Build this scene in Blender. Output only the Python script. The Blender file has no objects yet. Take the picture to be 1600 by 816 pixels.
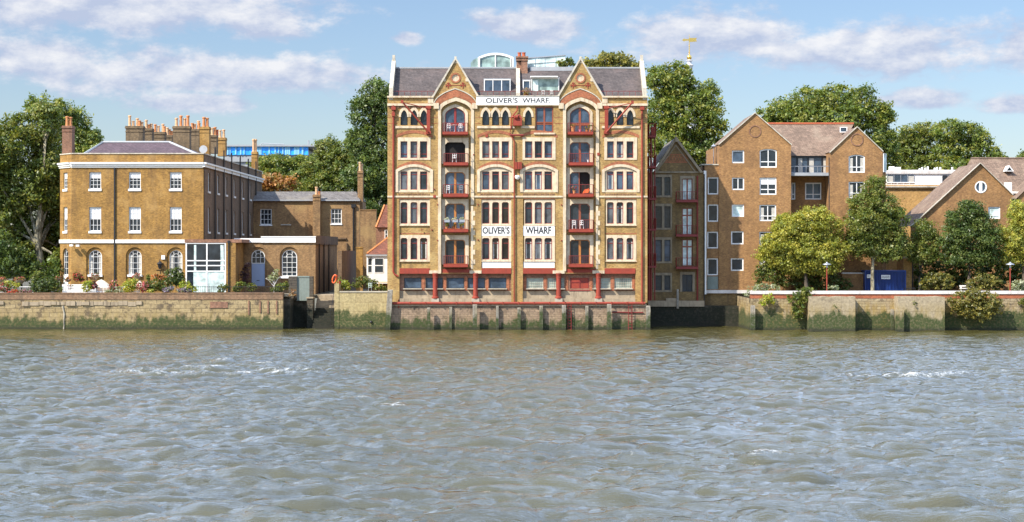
import bpy, bmesh, math, random
import numpy as np
from mathutils import Vector, Matrix
from mathutils.geometry import tessellate_polygon
C = bpy.context.scene.collection
D = bpy.data
R = math.radians
random.seed(7)
CAM_D, FPX, HZ, CAM_H = 170.0, 2720.0, 390.0, 7.8125

# ---------------------------------------------------------------- facade frames
class Frame:
    """a wall plane: (u, v) measured along it (v downwards), d into the wall"""
    def __init__(s, O, U, N, sc, ou, ov):
        s.O, s.U, s.N, s.s, s.ou, s.ov = Vector(O), Vector(U), Vector(N), sc, ou, ov
    def __call__(s, u, v, d=0.0):
        return s.O + s.U*((u-s.ou)*s.s) + s.N*d + Vector((0, 0, (s.ov-v)*s.s))
def PF(Y):
    return Frame((0, Y, CAM_H), (1, 0, 0), (0, 1, 0), (CAM_D+Y)/FPX, 800, HZ)
def X(px, Y): return (px-800)*(CAM_D+Y)/FPX
def Z(py, Y): return CAM_H+(HZ-py)*(CAM_D+Y)/FPX
WORLD = Frame((0, 0, 0), (1, 0, 0), (0, 1, 0), 1, 0, 0)

class MB:
    def __init__(s, fr=None): s.v, s.f, s.fr = [], [], fr or WORLD
    def face(s, pts):
        i = len(s.v); s.v += [tuple(p) for p in pts]; s.f.append(tuple(range(i, i+len(pts))))
        return s
    def hexa(s, p):
        i = len(s.v); s.v += [tuple(q) for q in p]
        for a in ((0,3,2,1),(4,5,6,7),(0,1,5,4),(1,2,6,5),(2,3,7,6),(3,0,4,7)): s.f.append(tuple(i+k for k in a))
        return s
    def box(s, u0, u1, v0, v1, d0, d1):
        f = s.fr
        return s.hexa([f(u0,v1,d0), f(u1,v1,d0), f(u1,v1,d1), f(u0,v1,d1), f(u0,v0,d0), f(u1,v0,d0), f(u1,v0,d1), f(u0,v0,d1)])
    def wbox(s, x0, x1, y0, y1, z0, z1):
        return s.hexa([(x0,y0,z0),(x1,y0,z0),(x1,y1,z0),(x0,y1,z0),(x0,y0,z1),(x1,y0,z1),(x1,y1,z1),(x0,y1,z1)])
    def plate(s, outer, holes=(), d0=0.0, d1=.3, back=False):
        """wall plate cut by holes: front face, outer edges and hole reveals"""
        f = s.fr
        loops = [list(outer)] + [list(h) for h in holes]
        tri = tessellate_polygon([[Vector((p[0], -p[1], 0)) for p in L] for L in loops])
        flat = [p for L in loops for p in L]
        i = len(s.v); s.v += [tuple(f(p[0], p[1], d0)) for p in flat]
        for t in tri: s.f.append((i+t[0], i+t[1], i+t[2]))
        j = len(s.v); s.v += [tuple(f(p[0], p[1], d1)) for p in flat]
        if back:
            for t in tri: s.f.append((j+t[0], j+t[2], j+t[1]))
        k = 0
        for L in loops:
            n = len(L)
            for q in range(n):
                a, b = k+q, k+(q+1) % n
                s.f.append((i+a, i+b, j+b, j+a))
            k += n
        return s
    def prism(s, poly, d0, d1): return s.plate(poly, (), d0, d1, True)
    def tube(s, pts, r, n=6, cap=True):
        pts = [Vector(p) for p in pts]
        rs = r if isinstance(r, (list, tuple)) else [r]*len(pts)
        base = len(s.v)
        for k, p in enumerate(pts):
            t = (pts[min(k+1, len(pts)-1)]-pts[max(k-1, 0)]).normalized()
            a = t.cross(Vector((0,0,1)))
            if a.length < .05: a = t.cross(Vector((1,0,0)))
            a.normalize(); b = t.cross(a)
            for q in range(n):
                an = 2*math.pi*q/n
                s.v.append(tuple(p+(a*math.cos(an)+b*math.sin(an))*rs[k]))
        for k in range(len(pts)-1):
            for q in range(n):
                s.f.append((base+k*n+q, base+k*n+(q+1) % n, base+(k+1)*n+(q+1) % n, base+(k+1)*n+q))
        if cap:
            s.f.append(tuple(base+q for q in range(n))); s.f.append(tuple(base+(len(pts)-1)*n+q for q in range(n)))
        return s
    def ftube(s, pts, r, n=6):
        return s.tube([s.fr(*p) for p in pts], r, n)
    def lathe(s, c, prof, n=12):
        """profile [(radius, z)] turned about a vertical axis at c"""
        base = len(s.v)
        for r, z in prof:
            for q in range(n):
                a = 2*math.pi*q/n
                s.v.append((c[0]+r*math.cos(a), c[1]+r*math.sin(a), c[2]+z))
        for k in range(len(prof)-1):
            for q in range(n):
                s.f.append((base+k*n+q, base+k*n+(q+1) % n, base+(k+1)*n+(q+1) % n, base+(k+1)*n+q))
        s.f.append(tuple(base+q for q in range(n))); s.f.append(tuple(base+(len(prof)-1)*n+q for q in range(n)))
        return s

ROOT = {}
def mesh_of(name, verts, faces, mat, smooth=False):
    me = D.meshes.new(name); me.from_pydata(verts, [], faces)
    if mat: me.materials.append(mat)
    if smooth: me.polygons.foreach_set('use_smooth', [True]*len(faces))
    me.update(); return me
def thing(name, label, cat, loc=(0,0,0), group=None):
    o = D.objects.new(name, None); C.objects.link(o); o.location = loc; o.empty_display_size = .3
    o['label'] = label; o['category'] = cat
    if group: o['group'] = group
    ROOT[o.name] = Vector(loc); return o
def part(mb, name, mat, parent, label=None, smooth=False, kind=None):
    w = ROOT[parent.name]
    o = D.objects.new(name, mesh_of(name, [(a[0]-w.x, a[1]-w.y, a[2]-w.z) for a in mb.v], mb.f, mat, smooth))
    C.objects.link(o); o.parent = parent; ROOT[o.name] = w
    if label: o['label'] = label
    if kind: o['kind'] = kind
    return o
def parts(mb, name, mat, parent, label=None):
    """each separate piece of the mesh becomes a part of its own"""
    up = list(range(len(mb.v)))
    def find(a):
        while up[a] != a: up[a] = up[up[a]]; a = up[a]
        return a
    for f in mb.f:
        r = find(f[0])
        for a in f[1:]: up[find(a)] = r
    comp = {}
    for f in mb.f: comp.setdefault(find(f[0]), []).append(f)
    out = []
    for fs in comp.values():
        m = MB(); ix = {}
        for f in fs:
            for a in f:
                if a not in ix: ix[a] = len(m.v); m.v.append(mb.v[a])
        m.f = [tuple(ix[a] for a in f) for f in fs]
        out.append(part(m, name, mat, parent, label))
    return out
def solo(mb, name, mat, label, cat, group=None, kind=None, smooth=False):
    xs = [p[0] for p in mb.v]; ys = [p[1] for p in mb.v]; zs = [p[2] for p in mb.v]
    w = Vector(((min(xs)+max(xs))/2, (min(ys)+max(ys))/2, min(zs)))
    o = D.objects.new(name, mesh_of(name, [(a[0]-w.x, a[1]-w.y, a[2]-w.z) for a in mb.v], mb.f, mat, smooth))
    C.objects.link(o); o.location = w; ROOT[o.name] = w
    if label: o['label'] = label
    if cat: o['category'] = cat
    if group: o['group'] = group
    if kind: o['kind'] = kind
    return o
def struct(mb, name, mat, smooth=False):
    o = solo(mb, name, mat, None, None, kind='structure', smooth=smooth); return o
def dup(root, loc, label, group=None, rotz=None):
    r = root.copy(); C.objects.link(r); r.location = loc; r['label'] = label
    if rotz is not None: r.rotation_euler = (0, 0, rotz)
    if group: r['group'] = group
    for ch in list(root.children):
        c = ch.copy(); C.objects.link(c); c.parent = r
        for g in list(ch.children):
            e = g.copy(); C.objects.link(e); e.parent = c
    return r

# ---------------------------------------------------------------- materials
def srgb(r, g, b):
    f = lambda c: (c/255/12.92) if c/255 <= .04045 else ((c/255+.055)/1.055)**2.4
    return (f(r), f(g), f(b), 1)
class NT:
    def __init__(s, name):
        s.m = D.materials.new(name); s.m.use_nodes = True; s.t = s.m.node_tree
        s.t.nodes.clear()
        s.out = s.n('ShaderNodeOutputMaterial')
    def n(s, ty, ins=None, **kw):
        nd = s.t.nodes.new(ty)
        for k, v in kw.items(): setattr(nd, k, v)
        for k, v in (ins or {}).items(): s.put(nd.inputs[k], v)
        return nd
    def put(s, sock, v):
        if isinstance(v, bpy.types.NodeSocket): s.t.links.new(v, sock)
        elif isinstance(v, bpy.types.Node): s.t.links.new(v.outputs[0], sock)
        else: sock.default_value = v
    def math(s, op, a, b=0.0, c=None, clamp=False):
        nd = s.n('ShaderNodeMath', {0: a, 1: b}, operation=op, use_clamp=clamp)
        if c is not None: s.put(nd.inputs[2], c)
        return nd.outputs[0]
    def noise(s, vec, scale, detail=4, rough=.55):
        return s.n('ShaderNodeTexNoise', {'Vector': vec, 'Scale': scale, 'Detail': detail, 'Roughness': rough}).outputs['Fac']
    def ramp(s, fac, a, b, va=0.0, vb=1.0):
        return s.n('ShaderNodeMapRange', {0: fac, 1: a, 2: b, 3: va, 4: vb}).outputs[0]
    def mix(s, fac, a, b, mode='MIX'):
        nd = s.n('ShaderNodeMix', data_type='RGBA', blend_type=mode)
        s.put(nd.inputs[0], fac); s.put(nd.inputs[6], a); s.put(nd.inputs[7], b)
        return nd.outputs[2]
    def pos(s):
        return s.n('ShaderNodeNewGeometry').outputs['Position']
    def xyz(s, v):
        nd = s.n('ShaderNodeSeparateXYZ', {0: v}); return nd.outputs
    def vec(s, x, y, z):
        return s.n('ShaderNodeCombineXYZ', {0: x, 1: y, 2: z}).outputs[0]
    def scalev(s, v, sc):
        return s.n('ShaderNodeVectorMath', {0: v, 1: sc}, operation='MULTIPLY').outputs[0]
    def finish(s, col, rough=.85, bump=None, bstr=.3, bdist=.02, **kw):
        p = s.n('ShaderNodeBsdfPrincipled', {'Base Color': col, 'Roughness': rough})
        for k, v in kw.items(): s.put(p.inputs[k.replace('_', ' ')], v)
        if bump is not None:
            b = s.n('ShaderNodeBump', {'Strength': bstr, 'Distance': bdist, 'Height': bump}); s.put(p.inputs['Normal'], b)
        s.put(s.out.inputs[0], p); s.p = p
        return s.m
def grey(v): return (v, v, v, 1)

def brick_mat(name, c1, c2, mortar, stain=(.55, 1.12), soot=None, bw=.225, bh=.075, ms=.012, sootamt=.5, patch=None):
    t = NT(name); P = t.pos(); x, y, z = t.xyz(P)[:3]
    uv = t.vec(t.math('ADD', x, y), z, 0.0)
    b = t.n('ShaderNodeTexBrick', {'Vector': uv, 'Color1': c1, 'Color2': c2, 'Mortar': mortar, 'Scale': 1.0, 'Mortar Size': ms,
            'Mortar Smooth': .3, 'Bias': 0.0, 'Brick Width': bw, 'Row Height': bh}, offset=.5)
    n1 = t.noise(P, .45, 5, .6); n2 = t.noise(P, 3.2, 5, .65)
    n3 = t.noise(t.scalev(P, (1.6, 1.6, .22)), 1.0, 4, .6)
    n4 = t.noise(t.scalev(P, (5, 5, 14)), 1.0, 2, .6)
    col = t.mix(1.0, b.outputs['Color'], t.n('ShaderNodeCombineColor', {0: (k := t.ramp(n2, .3, .75, stain[0]+.15, stain[1]+.05)), 1: k, 2: k}).outputs[0], 'MULTIPLY')
    col = t.mix(1.0, col, t.n('ShaderNodeCombineColor', {0: (k := t.ramp(n4, .3, .7, .72, 1.25)), 1: k, 2: k}).outputs[0], 'MULTIPLY')
    k = t.ramp(n1, .32, .68, .80, 1.12)
    col = t.mix(1.0, col, t.n('ShaderNodeCombineColor', {0: k, 1: k, 2: k}).outputs[0], 'MULTIPLY')
    if soot: col = t.mix(t.math('MULTIPLY', t.ramp(n3, .48, .75), sootamt, clamp=True), col, soot)
    if patch: col = t.mix(t.math('MULTIPLY', t.ramp(n1, .52, .68), .55, clamp=True), col, patch)
    return t.finish(col, .9, b.outputs['Fac'], -.25, .01)
def plain(name, col, rough=.6, var=.15, scale=2.0, metal=0.0, dirt=None, dirtamt=.5, bump=.1):
    t = NT(name); P = t.pos()
    n = t.noise(P, scale, 5, .6); k = t.ramp(n, .25, .75, 1-var, 1+var)
    c = t.mix(1.0, col, t.n('ShaderNodeCombineColor', {0: k, 1: k, 2: k}).outputs[0], 'MULTIPLY')
    if dirt:
        n3 = t.noise(t.scalev(P, (3, 3, .5)), 1.0, 5, .65)
        c = t.mix(t.math('MULTIPLY', t.ramp(n3, .5, .72), dirtamt, clamp=True), c, dirt)
    return t.finish(c, rough, t.noise(P, scale*8, 3) if bump else None, bump, .01, Metallic=metal)
def river_wall_mat(name, c1, c2, mortar, algae_top, bw=1.1, bh=.42, green=(.028,.042,.01,1), ochre=(.28,.2,.06,1), ochre_amt=.5, crack=.8):
    t = NT(name); P = t.pos(); x, y, z = t.xyz(P)[:3]
    wob = t.noise(P, 1.4, 5, .6)
    uv = t.vec(t.math('ADD', t.math('ADD', x, y), t.math('MULTIPLY', wob, .12)), t.math('ADD', z, t.math('MULTIPLY', wob, .1)), 0.0)
    b = t.n('ShaderNodeTexBrick', {'Vector': uv, 'Color1': c1, 'Color2': c2, 'Mortar': mortar, 'Scale': 1.0, 'Mortar Size': .018,
            'Mortar Smooth': .4, 'Brick Width': bw, 'Row Height': bh})
    n1 = t.noise(P, 1.1, 7, .7); n2 = t.noise(P, 4.5, 6, .7); n3 = t.noise(t.scalev(P, (2.2, 2.2, .5)), 1.0, 5, .65)
    k = t.ramp(n2, .3, .72, .55, 1.25)
    col = t.mix(1.0, b.outputs['Color'], t.n('ShaderNodeCombineColor', {0: k, 1: k, 2: k}).outputs[0], 'MULTIPLY')
    col = t.mix(t.math('MULTIPLY', t.ramp(n1, .52, .6), crack), col, (.07,.05,.035,1))
    band = t.math('MULTIPLY', t.ramp(z, algae_top+1.1, algae_top+.2), t.ramp(n3, .35, .65))
    col = t.mix(t.math('MULTIPLY', band, ochre_amt), col, ochre)
    lowf = t.noise(t.scalev(P, (1,1,.3)), .28, 3, .6)
    lvl = t.math('ADD', t.math('ADD', z, t.math('MULTIPLY', t.math('SUBTRACT', lowf, .5), -2.4)), t.math('MULTIPLY', t.math('ADD', t.math('MULTIPLY', n1, 1.1), t.math('MULTIPLY', n3, .9)), -1.6))
    g = t.math('MULTIPLY', t.ramp(lvl, algae_top-1.6, algae_top-2.0), t.ramp(n2, .3, .52, .35, 1.0), clamp=True)
    gcol = t.mix(t.ramp(n2, .35, .65), green, (green[0]*1.6, green[1]*1.5, green[2]*1.2, 1))
    col = t.mix(g, col, gcol)
    wet = t.ramp(t.math('ADD', z, t.math('MULTIPLY', wob, .4)), .62, .3)
    col = t.mix(t.math('MULTIPLY', wet, .75), col, (.02,.018,.01,1))
    h = t.math('ADD', t.math('MULTIPLY', b.outputs['Fac'], -.5), t.math('MULTIPLY', n2, .9))
    return t.finish(col, .85, h, .7, .06)
def glass_mat(name, tint=(.012,.016,.02,1), rough=.04, wave=.35, wscale=.9):
    t = NT(name); P = t.pos()
    n = t.noise(P, 1.1, 3); c = t.mix(t.ramp(n, .35, .65), tint, (tint[0]*2.5, tint[1]*2.5, tint[2]*2.5, 1))
    return t.finish(c, rough, t.noise(P, wscale, 2), wave, .03, IOR=1.5)
def leaf_mat(name, rough=.5, trans=.3):
    t = NT(name)
    c = t.n('ShaderNodeAttribute', attribute_name='leaf').outputs['Color']
    p = t.n('ShaderNodeBsdfPrincipled', {'Base Color': c, 'Roughness': rough})
    tr = t.n('ShaderNodeBsdfTranslucent', {'Color': t.mix(1.0, c, (1.25, 1.2, .5, 1), 'MULTIPLY')})
    m = t.n('ShaderNodeMixShader', {0: trans, 1: p.outputs[0], 2: tr.outputs[0]})
    t.put(t.out.inputs[0], m); return t.m

M = {}
M['stock'] = brick_mat('yellow_stock_brick', (.47,.283,.078,1), (.28,.148,.038,1), (.42,.29,.13,1), soot=(.16,.1,.045,1), sootamt=.5, patch=(.46,.35,.15,1))
M['redbrick'] = brick_mat('red_rubbed_brick', (.44,.13,.045,1), (.32,.085,.032,1), (.3,.16,.1,1))
M['redpanel'] = brick_mat('dull_red_brick', (.33,.14,.075,1), (.22,.09,.05,1), (.28,.2,.14,1), soot=(.07,.04,.03,1))
M['georgian'] = brick_mat('brown_stock_brick', (.40,.205,.042,1), (.22,.105,.02,1), (.35,.22,.07,1), soot=(.13,.07,.03,1), sootamt=.65, patch=(.40,.25,.09,1))
M['annexe_brick'] = brick_mat('weathered_brown_brick', (.36,.20,.075,1), (.23,.115,.04,1), (.32,.22,.12,1), soot=(.08,.05,.03,1), sootamt=.65, patch=(.33,.22,.09,1))
M['georgian_dark'] = brick_mat('shade_toned_brown_brick', (.21,.12,.055,1), (.12,.07,.035,1), (.2,.14,.09,1), soot=(.03,.022,.016,1), sootamt=.7)  # brown brick with soot streaks, base colour darkened for the shaded flank and passage
M['flats'] = brick_mat('flats_brown_brick', (.39,.195,.066,1), (.24,.11,.036,1), (.34,.215,.1,1), soot=(.15,.07,.04,1), sootamt=.3)
M['shaded'] = brick_mat('shade_toned_stock_brick', (.27,.175,.06,1), (.17,.105,.036,1), (.2,.14,.07,1), soot=(.07,.05,.03,1), sootamt=.6)  # stock brick whose colour is lowered for walls in the warehouse's shade
M['yellowbrick'] = brick_mat('golden_brick', (.56,.31,.085,1), (.45,.23,.055,1), (.5,.34,.16,1))
M['coping_brick'] = brick_mat('orange_coping_brick', (.30,.16,.08,1), (.21,.105,.052,1), (.27,.2,.13,1), soot=(.11,.08,.05,1), sootamt=.8)
M['parapet_red'] = brick_mat('bright_red_brick', (.47,.11,.04,1), (.36,.08,.03,1), (.33,.18,.1,1))
M['chimney_brick'] = brick_mat('chimney_brick', (.22,.145,.075,1), (.12,.08,.045,1), (.22,.17,.1,1), soot=(.035,.028,.02,1), sootamt=.75)
M['stone'] = plain('pale_painted_stone', (.60,.49,.34,1), .75, .18, 2.5, dirt=(.30,.2,.11,1), dirtamt=.8)
M['stone_dark'] = plain('shade_toned_stone', (.26,.21,.14,1), .85, .25, 2.5, dirt=(.1,.08,.05,1), dirtamt=.7)  # weathered stone darkened in colour for trim standing in shade
M['grey_stone'] = plain('weathered_stone', (.5,.45,.36,1), .85, .25, 2.5, dirt=(.2,.17,.12,1), dirtamt=.7)
M['white'] = plain('white_paint', (.8,.78,.73,1), .5, .06, 2.0, dirt=(.5,.46,.38,1), dirtamt=.25)
M['white_clean'] = plain('clean_white_paint', (.82,.81,.78,1), .45, .04, 1.0)
M['red'] = plain('iron_oxide_red_paint', (.27,.036,.016,1), .65, .18, 3.0, dirt=(.13,.03,.02,1), dirtamt=.5)
M['red_dark'] = plain('dark_red_paint', (.2,.022,.018,1), .5, .15, 3.0)
M['red_frame'] = plain('red_window_paint', (.23,.026,.02,1), .45, .12, 3.0)
M['wood_orange'] = plain('varnished_wood', (.42,.16,.035,1), .4, .2, 4.0)
M['wood_red'] = plain('red_brown_wood', (.26,.07,.032,1), .4, .2, 4.0)
M['black'] = plain('black_iron', (.016,.016,.018,1), .45, .15, 4.0)
M['lead'] = plain('lead_sheet', (.32,.33,.34,1), .55, .12, 2.0)
M['glass'] = glass_mat('window_glass')
M['glass_mid'] = glass_mat('paler_window_glass', (.05,.055,.06,1), .05, .4)
M['glass_warm'] = glass_mat('dim_window_glass', (.014,.012,.01,1))
M['glass_blue'] = glass_mat('sky_facing_glass', (.03,.045,.065,1), .05, .5)
M['glass_block'] = glass_mat('glass_blocks', (.16,.19,.16,1), .25, .8, 5)
M['glass_green'] = glass_mat('greenish_glass', (.16,.22,.2,1), .06, .2)
M['glass_white'] = glass_mat('frosted_glass', (.3,.36,.34,1), .2, .1)
M['blind'] = plain('white_blind', (.78,.78,.76,1), .7, .05, 3.0)
M['curtain'] = plain('pale_curtain', (.45,.43,.38,1), .9, .25, 5.0)
M['interior'] = plain('dark_interior', (.012,.01,.009,1), .9, .2, 2.0, bump=0)
M['concrete'] = plain('stained_concrete', (.34,.27,.18,1), .9, .25, 1.5, dirt=(.14,.1,.06,1), dirtamt=.7, bump=.3)
M['concrete_pale'] = plain('pale_concrete', (.42,.37,.28,1), .9, .2, 1.5, dirt=(.2,.16,.1,1), dirtamt=.6, bump=.3)
M['coping_white'] = plain('white_coping_stone', (.62,.58,.54,1), .8, .15, 1.2, dirt=(.35,.3,.26,1), dirtamt=.5)
M['terracotta'] = plain('terracotta', (.55,.22,.08,1), .8, .2, 4.0, dirt=(.3,.16,.08,1), dirtamt=.4)
M['terracotta_pale'] = plain('buff_terracotta', (.62,.38,.2,1), .8, .2, 4.0, dirt=(.3,.2,.12,1), dirtamt=.4)
M['terracotta_red'] = plain('red_terracotta', (.42,.1,.04,1), .8, .2, 4.0)
def tile_mat(name, c1, c2, m, bw, bh, stain=(.7,1.1), patch=None):
    return brick_mat(name, c1, c2, m, stain, bw=bw, bh=bh, ms=.012, patch=patch)
M['slate'] = tile_mat('roof_slate', (.115,.092,.085,1), (.08,.064,.06,1), (.045,.04,.04,1), .32, .17, patch=(.12,.085,.075,1))
M['slate_purple'] = tile_mat('purple_slate', (.115,.075,.085,1), (.085,.056,.066,1), (.05,.04,.045,1), .3, .2)
M['slate_grey'] = tile_mat('grey_slate', (.2,.18,.165,1), (.13,.115,.105,1), (.08,.07,.06,1), .3, .2, patch=(.2,.17,.12,1))
M['tile_brown'] = tile_mat('brown_roof_tile', (.27,.18,.125,1), (.17,.115,.08,1), (.09,.06,.045,1), .24, .14, patch=(.26,.2,.14,1))
M['tile_red'] = tile_mat('red_pantile', (.23,.085,.055,1), (.14,.055,.04,1), (.09,.04,.03,1), .26, .24)
M['algae_wall'] = river_wall_mat('garden_river_wall', (.41,.31,.16,1), (.32,.235,.115,1), (.15,.11,.06,1), 1.25)
M['quay'] = river_wall_mat('quay_rubble', (.38,.27,.18,1), (.27,.185,.125,1), (.2,.15,.1,1), 1.0, .5, .22, ochre_amt=.2, crack=.5)
M['right_wall'] = river_wall_mat('right_river_wall', (.42,.34,.21,1), (.31,.23,.13,1), (.2,.15,.09,1), 2.0, .6, .26, ochre=(.3,.2,.045,1), ochre_amt=.8)
M['buttress'] = river_wall_mat('buttress_render', (.40,.33,.22,1), (.36,.29,.185,1), (.25,.2,.13,1), 1.75, 3.5, 1.9, ochre=(.27,.19,.05,1), ochre_amt=.7, crack=.3)
M['stair_wall'] = river_wall_mat('mid_river_wall', (.44,.35,.17,1), (.40,.31,.15,1), (.3,.22,.1,1), 1.85, 2.5, .9, ochre_amt=.4, crack=.2)
M['dark_wall'] = river_wall_mat('shade_toned_wet_wall', (.10,.085,.06,1), (.075,.06,.045,1), (.03,.025,.02,1), 2.4, .6, .25, green=(.008,.01,.004,1), ochre_amt=.1)  # river wall, stone and weed both coloured darker for the shaded inlets
M['timber'] = river_wall_mat('wet_timber', (.33,.30,.25,1), (.27,.24,.19,1), (.14,.12,.09,1), 1.7, .3, 6.0, ochre_amt=.3, crack=.3)
M['leaf'] = leaf_mat('leaves', .45, .4)
M['petal'] = leaf_mat('petals', .6, .3)
def bark_mat(name, a, b):
    t = NT(name); P = t.pos(); n = t.noise(t.scalev(P, (2, 2, .9)), 1.5, 5, .6)
    return t.finish(t.mix(t.ramp(n, .4, .6), a, b), .9, t.noise(P, 6, 4), .5, .03)
M['bark'] = bark_mat('bark', (.06,.045,.03,1), (.13,.1,.07,1))
M['bark_plane'] = bark_mat('mottled_plane_bark', (.10,.085,.05,1), (.36,.32,.22,1))
M['soil'] = plain('garden_soil', (.09,.075,.05,1), .95, .4, 1.0, dirt=(.06,.08,.02,1), dirtamt=.8)
M['blue_paint'] = plain('blue_container_paint', (.012,.04,.19,1), .45, .2, 2.0, dirt=(.02,.03,.08,1), dirtamt=.5)
M['door_blue'] = plain('pale_blue_door_paint', (.30,.37,.52,1), .5, .05, 2.0)
M['green_grey'] = plain('grey_green_boarding', (.19,.225,.195,1), .7, .12, 3.0)
M['gold'] = plain('gold_leaf', (.95,.62,.16,1), .3, .1, 3.0, metal=1.0)
M['spire_white'] = plain('white_spire_lead', (.6,.6,.62,1), .6, .1, 2.0)
M['black_letter'] = plain('black_lettering', (.02,.02,.022,1), .6, .1, 3.0)
M['orange'] = plain('orange_plastic', (.8,.13,.03,1), .45, .06, 3.0)
M['pink'] = plain('pink_fabric', (.7,.2,.3,1), .8, .2, 6.0)
M['steel'] = plain('galvanised_steel', (.42,.43,.45,1), .45, .1, 3.0, metal=.6)
M['cream'] = plain('cream_canvas', (.72,.65,.5,1), .8, .06, 3.0)
M['office_blue'] = glass_mat('blue_office_glass', (.02,.2,.55,1), .25, .2)
M['office_cyan'] = plain('pale_cyan_panel', (.25,.55,.75,1), .5, .1, 2.0)
# ---------------------------------------------------------------- openings
def outline(u0, u1, v0, v1, kind='rect', rise=None, n=8):
    """closed outline, starting bottom left, v downwards"""
    w = u1-u0; c = (u0+u1)/2
    if kind == 'rect': return [(u0,v1),(u0,v0),(u1,v0),(u1,v1)]
    if kind == 'round':
        r = w/2
        top = [(c-r*math.cos(math.pi*k/(2*n)*1.0), v0+r-r*math.sin(math.pi*k/(2*n))) for k in range(2*n+1)]
        return [(u0,v1)]+top+[(u1,v1)]
    if kind == 'seg':
        rise = rise or w*.12
        top = [(u0+w*k/(2*n), v0+rise*((2*k/(2*n)-1)**2)) for k in range(2*n+1)]
        return [(u0,v1)]+top+[(u1,v1)]
    if kind == 'pointed':
        rise = rise or w*.75
        vs = v0+rise; L = []
        for k in range(n+1):
            t = k/n; cx, cy = u0+w*.06, v0+rise*.36
            L.append(((1-t)**2*u0+2*t*(1-t)*cx+t*t*c, (1-t)**2*vs+2*t*(1-t)*cy+t*t*v0))
        return [(u0,v1)]+L+[(2*c-p[0], p[1]) for p in L[-2::-1]]+[(u1,v1)]
    if kind == 'shoulder':
        k = rise or w*.22
        return [(u0,v1),(u0,v0+k),(u0+k*.5,v0+k*.35),(u0+k,v0),(u1-k,v0),(u1-k*.5,v0+k*.35),(u1,v0+k),(u1,v1)]
    if kind == 'chamfer':
        k = rise or w*.15
        return [(u0,v1),(u0,v0+k),(u0+k,v0),(u1-k,v0),(u1,v0+k),(u1,v1)]
def top_at(poly, u):
    best = 1e9
    n = len(poly)
    for i in range(n):
        a, b = poly[i], poly[(i+1) % n]
        if (a[0]-u)*(b[0]-u) <= 0 and abs(a[0]-b[0]) > 1e-6:
            t = (u-a[0])/(b[0]-a[0]); best = min(best, a[1]+t*(b[1]-a[1]))
    return best
def arch_ring(o, i):
    """open-bottom ring between two outlines that share their ends' level"""
    return list(o)+list(reversed(i))
def window(parent, fr, u0, u1, v0, v1, d=.15, kind='rect', rise=None, cols=1, rows=(), fw=1.0, bar=.45, fm=None, gm=None,
           sill=None, sill_m=None, blind=None, curtain=False, radial=False, name='window', label=None, colpos=None):
    fm = fm or M['white']; gm = gm or M['glass']
    o = outline(u0, u1, v0, v1, kind, rise)
    ri = None if rise is None else max(rise-fw*.2, .1)
    i = outline(u0+fw, u1-fw, v0+fw, v1-fw, kind, ri)
    f = MB(fr); f.plate(o, [i], d, d+.07)
    cp = colpos or [u0+(u1-u0)*k/cols for k in range(1, cols)]
    for c in cp:
        vt = top_at(i, c)
        f.box(c-bar/2, c+bar/2, max(vt-.1, v0+.2), v1-fw*.5, d+.012, d+.05)
    for r in rows:
        v = v0+(v1-v0)*r
        f.box(u0+fw*.4, u1-fw*.4, v-bar/2, v+bar/2, d+.014, d+.052)
    if radial:
        c = (u0+u1)/2; r = (u1-u0)/2; vc = v0+r
        for k in (-.6, .6):
            p = (c+math.sin(k)*r*.45, vc-math.cos(k)*r*.45); q = (c+math.sin(k)*r*.95, vc-math.cos(k)*r*.95)
            f.ftube([(p[0], p[1], d+.035), (q[0], q[1], d+.035)], bar/2*fr.s, 4)
        arc = [(c+math.sin(a)*r*.45, vc-math.cos(a)*r*.45, d+.035) for a in [k*math.pi/8-math.pi/2 for k in range(9)]]
        f.ftube(arc, bar/2*fr.s, 4)
    w = part(f, name, fm, parent, label)
    part(MB(fr).plate([(p[0]*.98+(u0+u1)*.01, p[1]*.98+(v0+v1)*.01) for p in outline(u0+fw*.4, u1-fw*.4, v0+fw*.4, v1-fw*.4, kind, ri)], (), d+.06, d+.065), 'pane', gm, w)
    if sill:
        part(MB(fr).box(u0-sill[1], u1+sill[1], v1, v1+sill[0], -.09, d+.03), 'sill', sill_m or M['white'], w)
    if blind:
        vb = v0+(v1-v0)*blind
        part(MB(fr).plate([p if p[1] < vb else (p[0], vb) for p in i], (), d+.054, d+.058), 'blind', M['blind'], w)
    if curtain and not blind:
        cw = (u1-u0)*.2
        m = MB(fr)
        m.box(u0+fw*1.1, u0+fw+cw, v0+(v1-v0)*.18, v1-fw*1.2, d+.054, d+.057); m.box(u1-fw-cw, u1-fw*1.1, v0+(v1-v0)*.18, v1-fw*1.2, d+.054, d+.057)
        parts(m, 'curtain', M['curtain'], w)
    return w
def railing_mb(fr, u0, u1, v0, v1, d0, d1, step, r=.018, sides=True, rail_r=.03, mid=False):
    """a balcony railing: front at d0 and two returns back to d1"""
    m = MB(fr)
    m.ftube([(u0,v0,d0),(u1,v0,d0)], rail_r, 5)
    m.ftube([(u0,v1-.6,d0),(u1,v1-.6,d0)], rail_r*.7, 4)
    if mid: m.ftube([(u0,(v0+v1)/2,d0),(u1,(v0+v1)/2,d0)], r, 4)
    n = max(2, int(round((u1-u0)/step)))
    for k in range(n+1):
        u = u0+(u1-u0)*k/n
        m.ftube([(u,v0,d0),(u,v1,d0)], r*(1.5 if k in (0, n) else 1), 4)
    if sides:
        for u in (u0, u1):
            m.ftube([(u,v0,d0),(u,v0,d1)], rail_r, 5)
            k = max(1, int((d1-d0)/(step*fr.s)))
            for q in range(1, k+1):
                d = d0+(d1-d0)*q/(k+.5)
                m.ftube([(u,v0,d),(u,v1,d)], r, 4)
    return m
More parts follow.
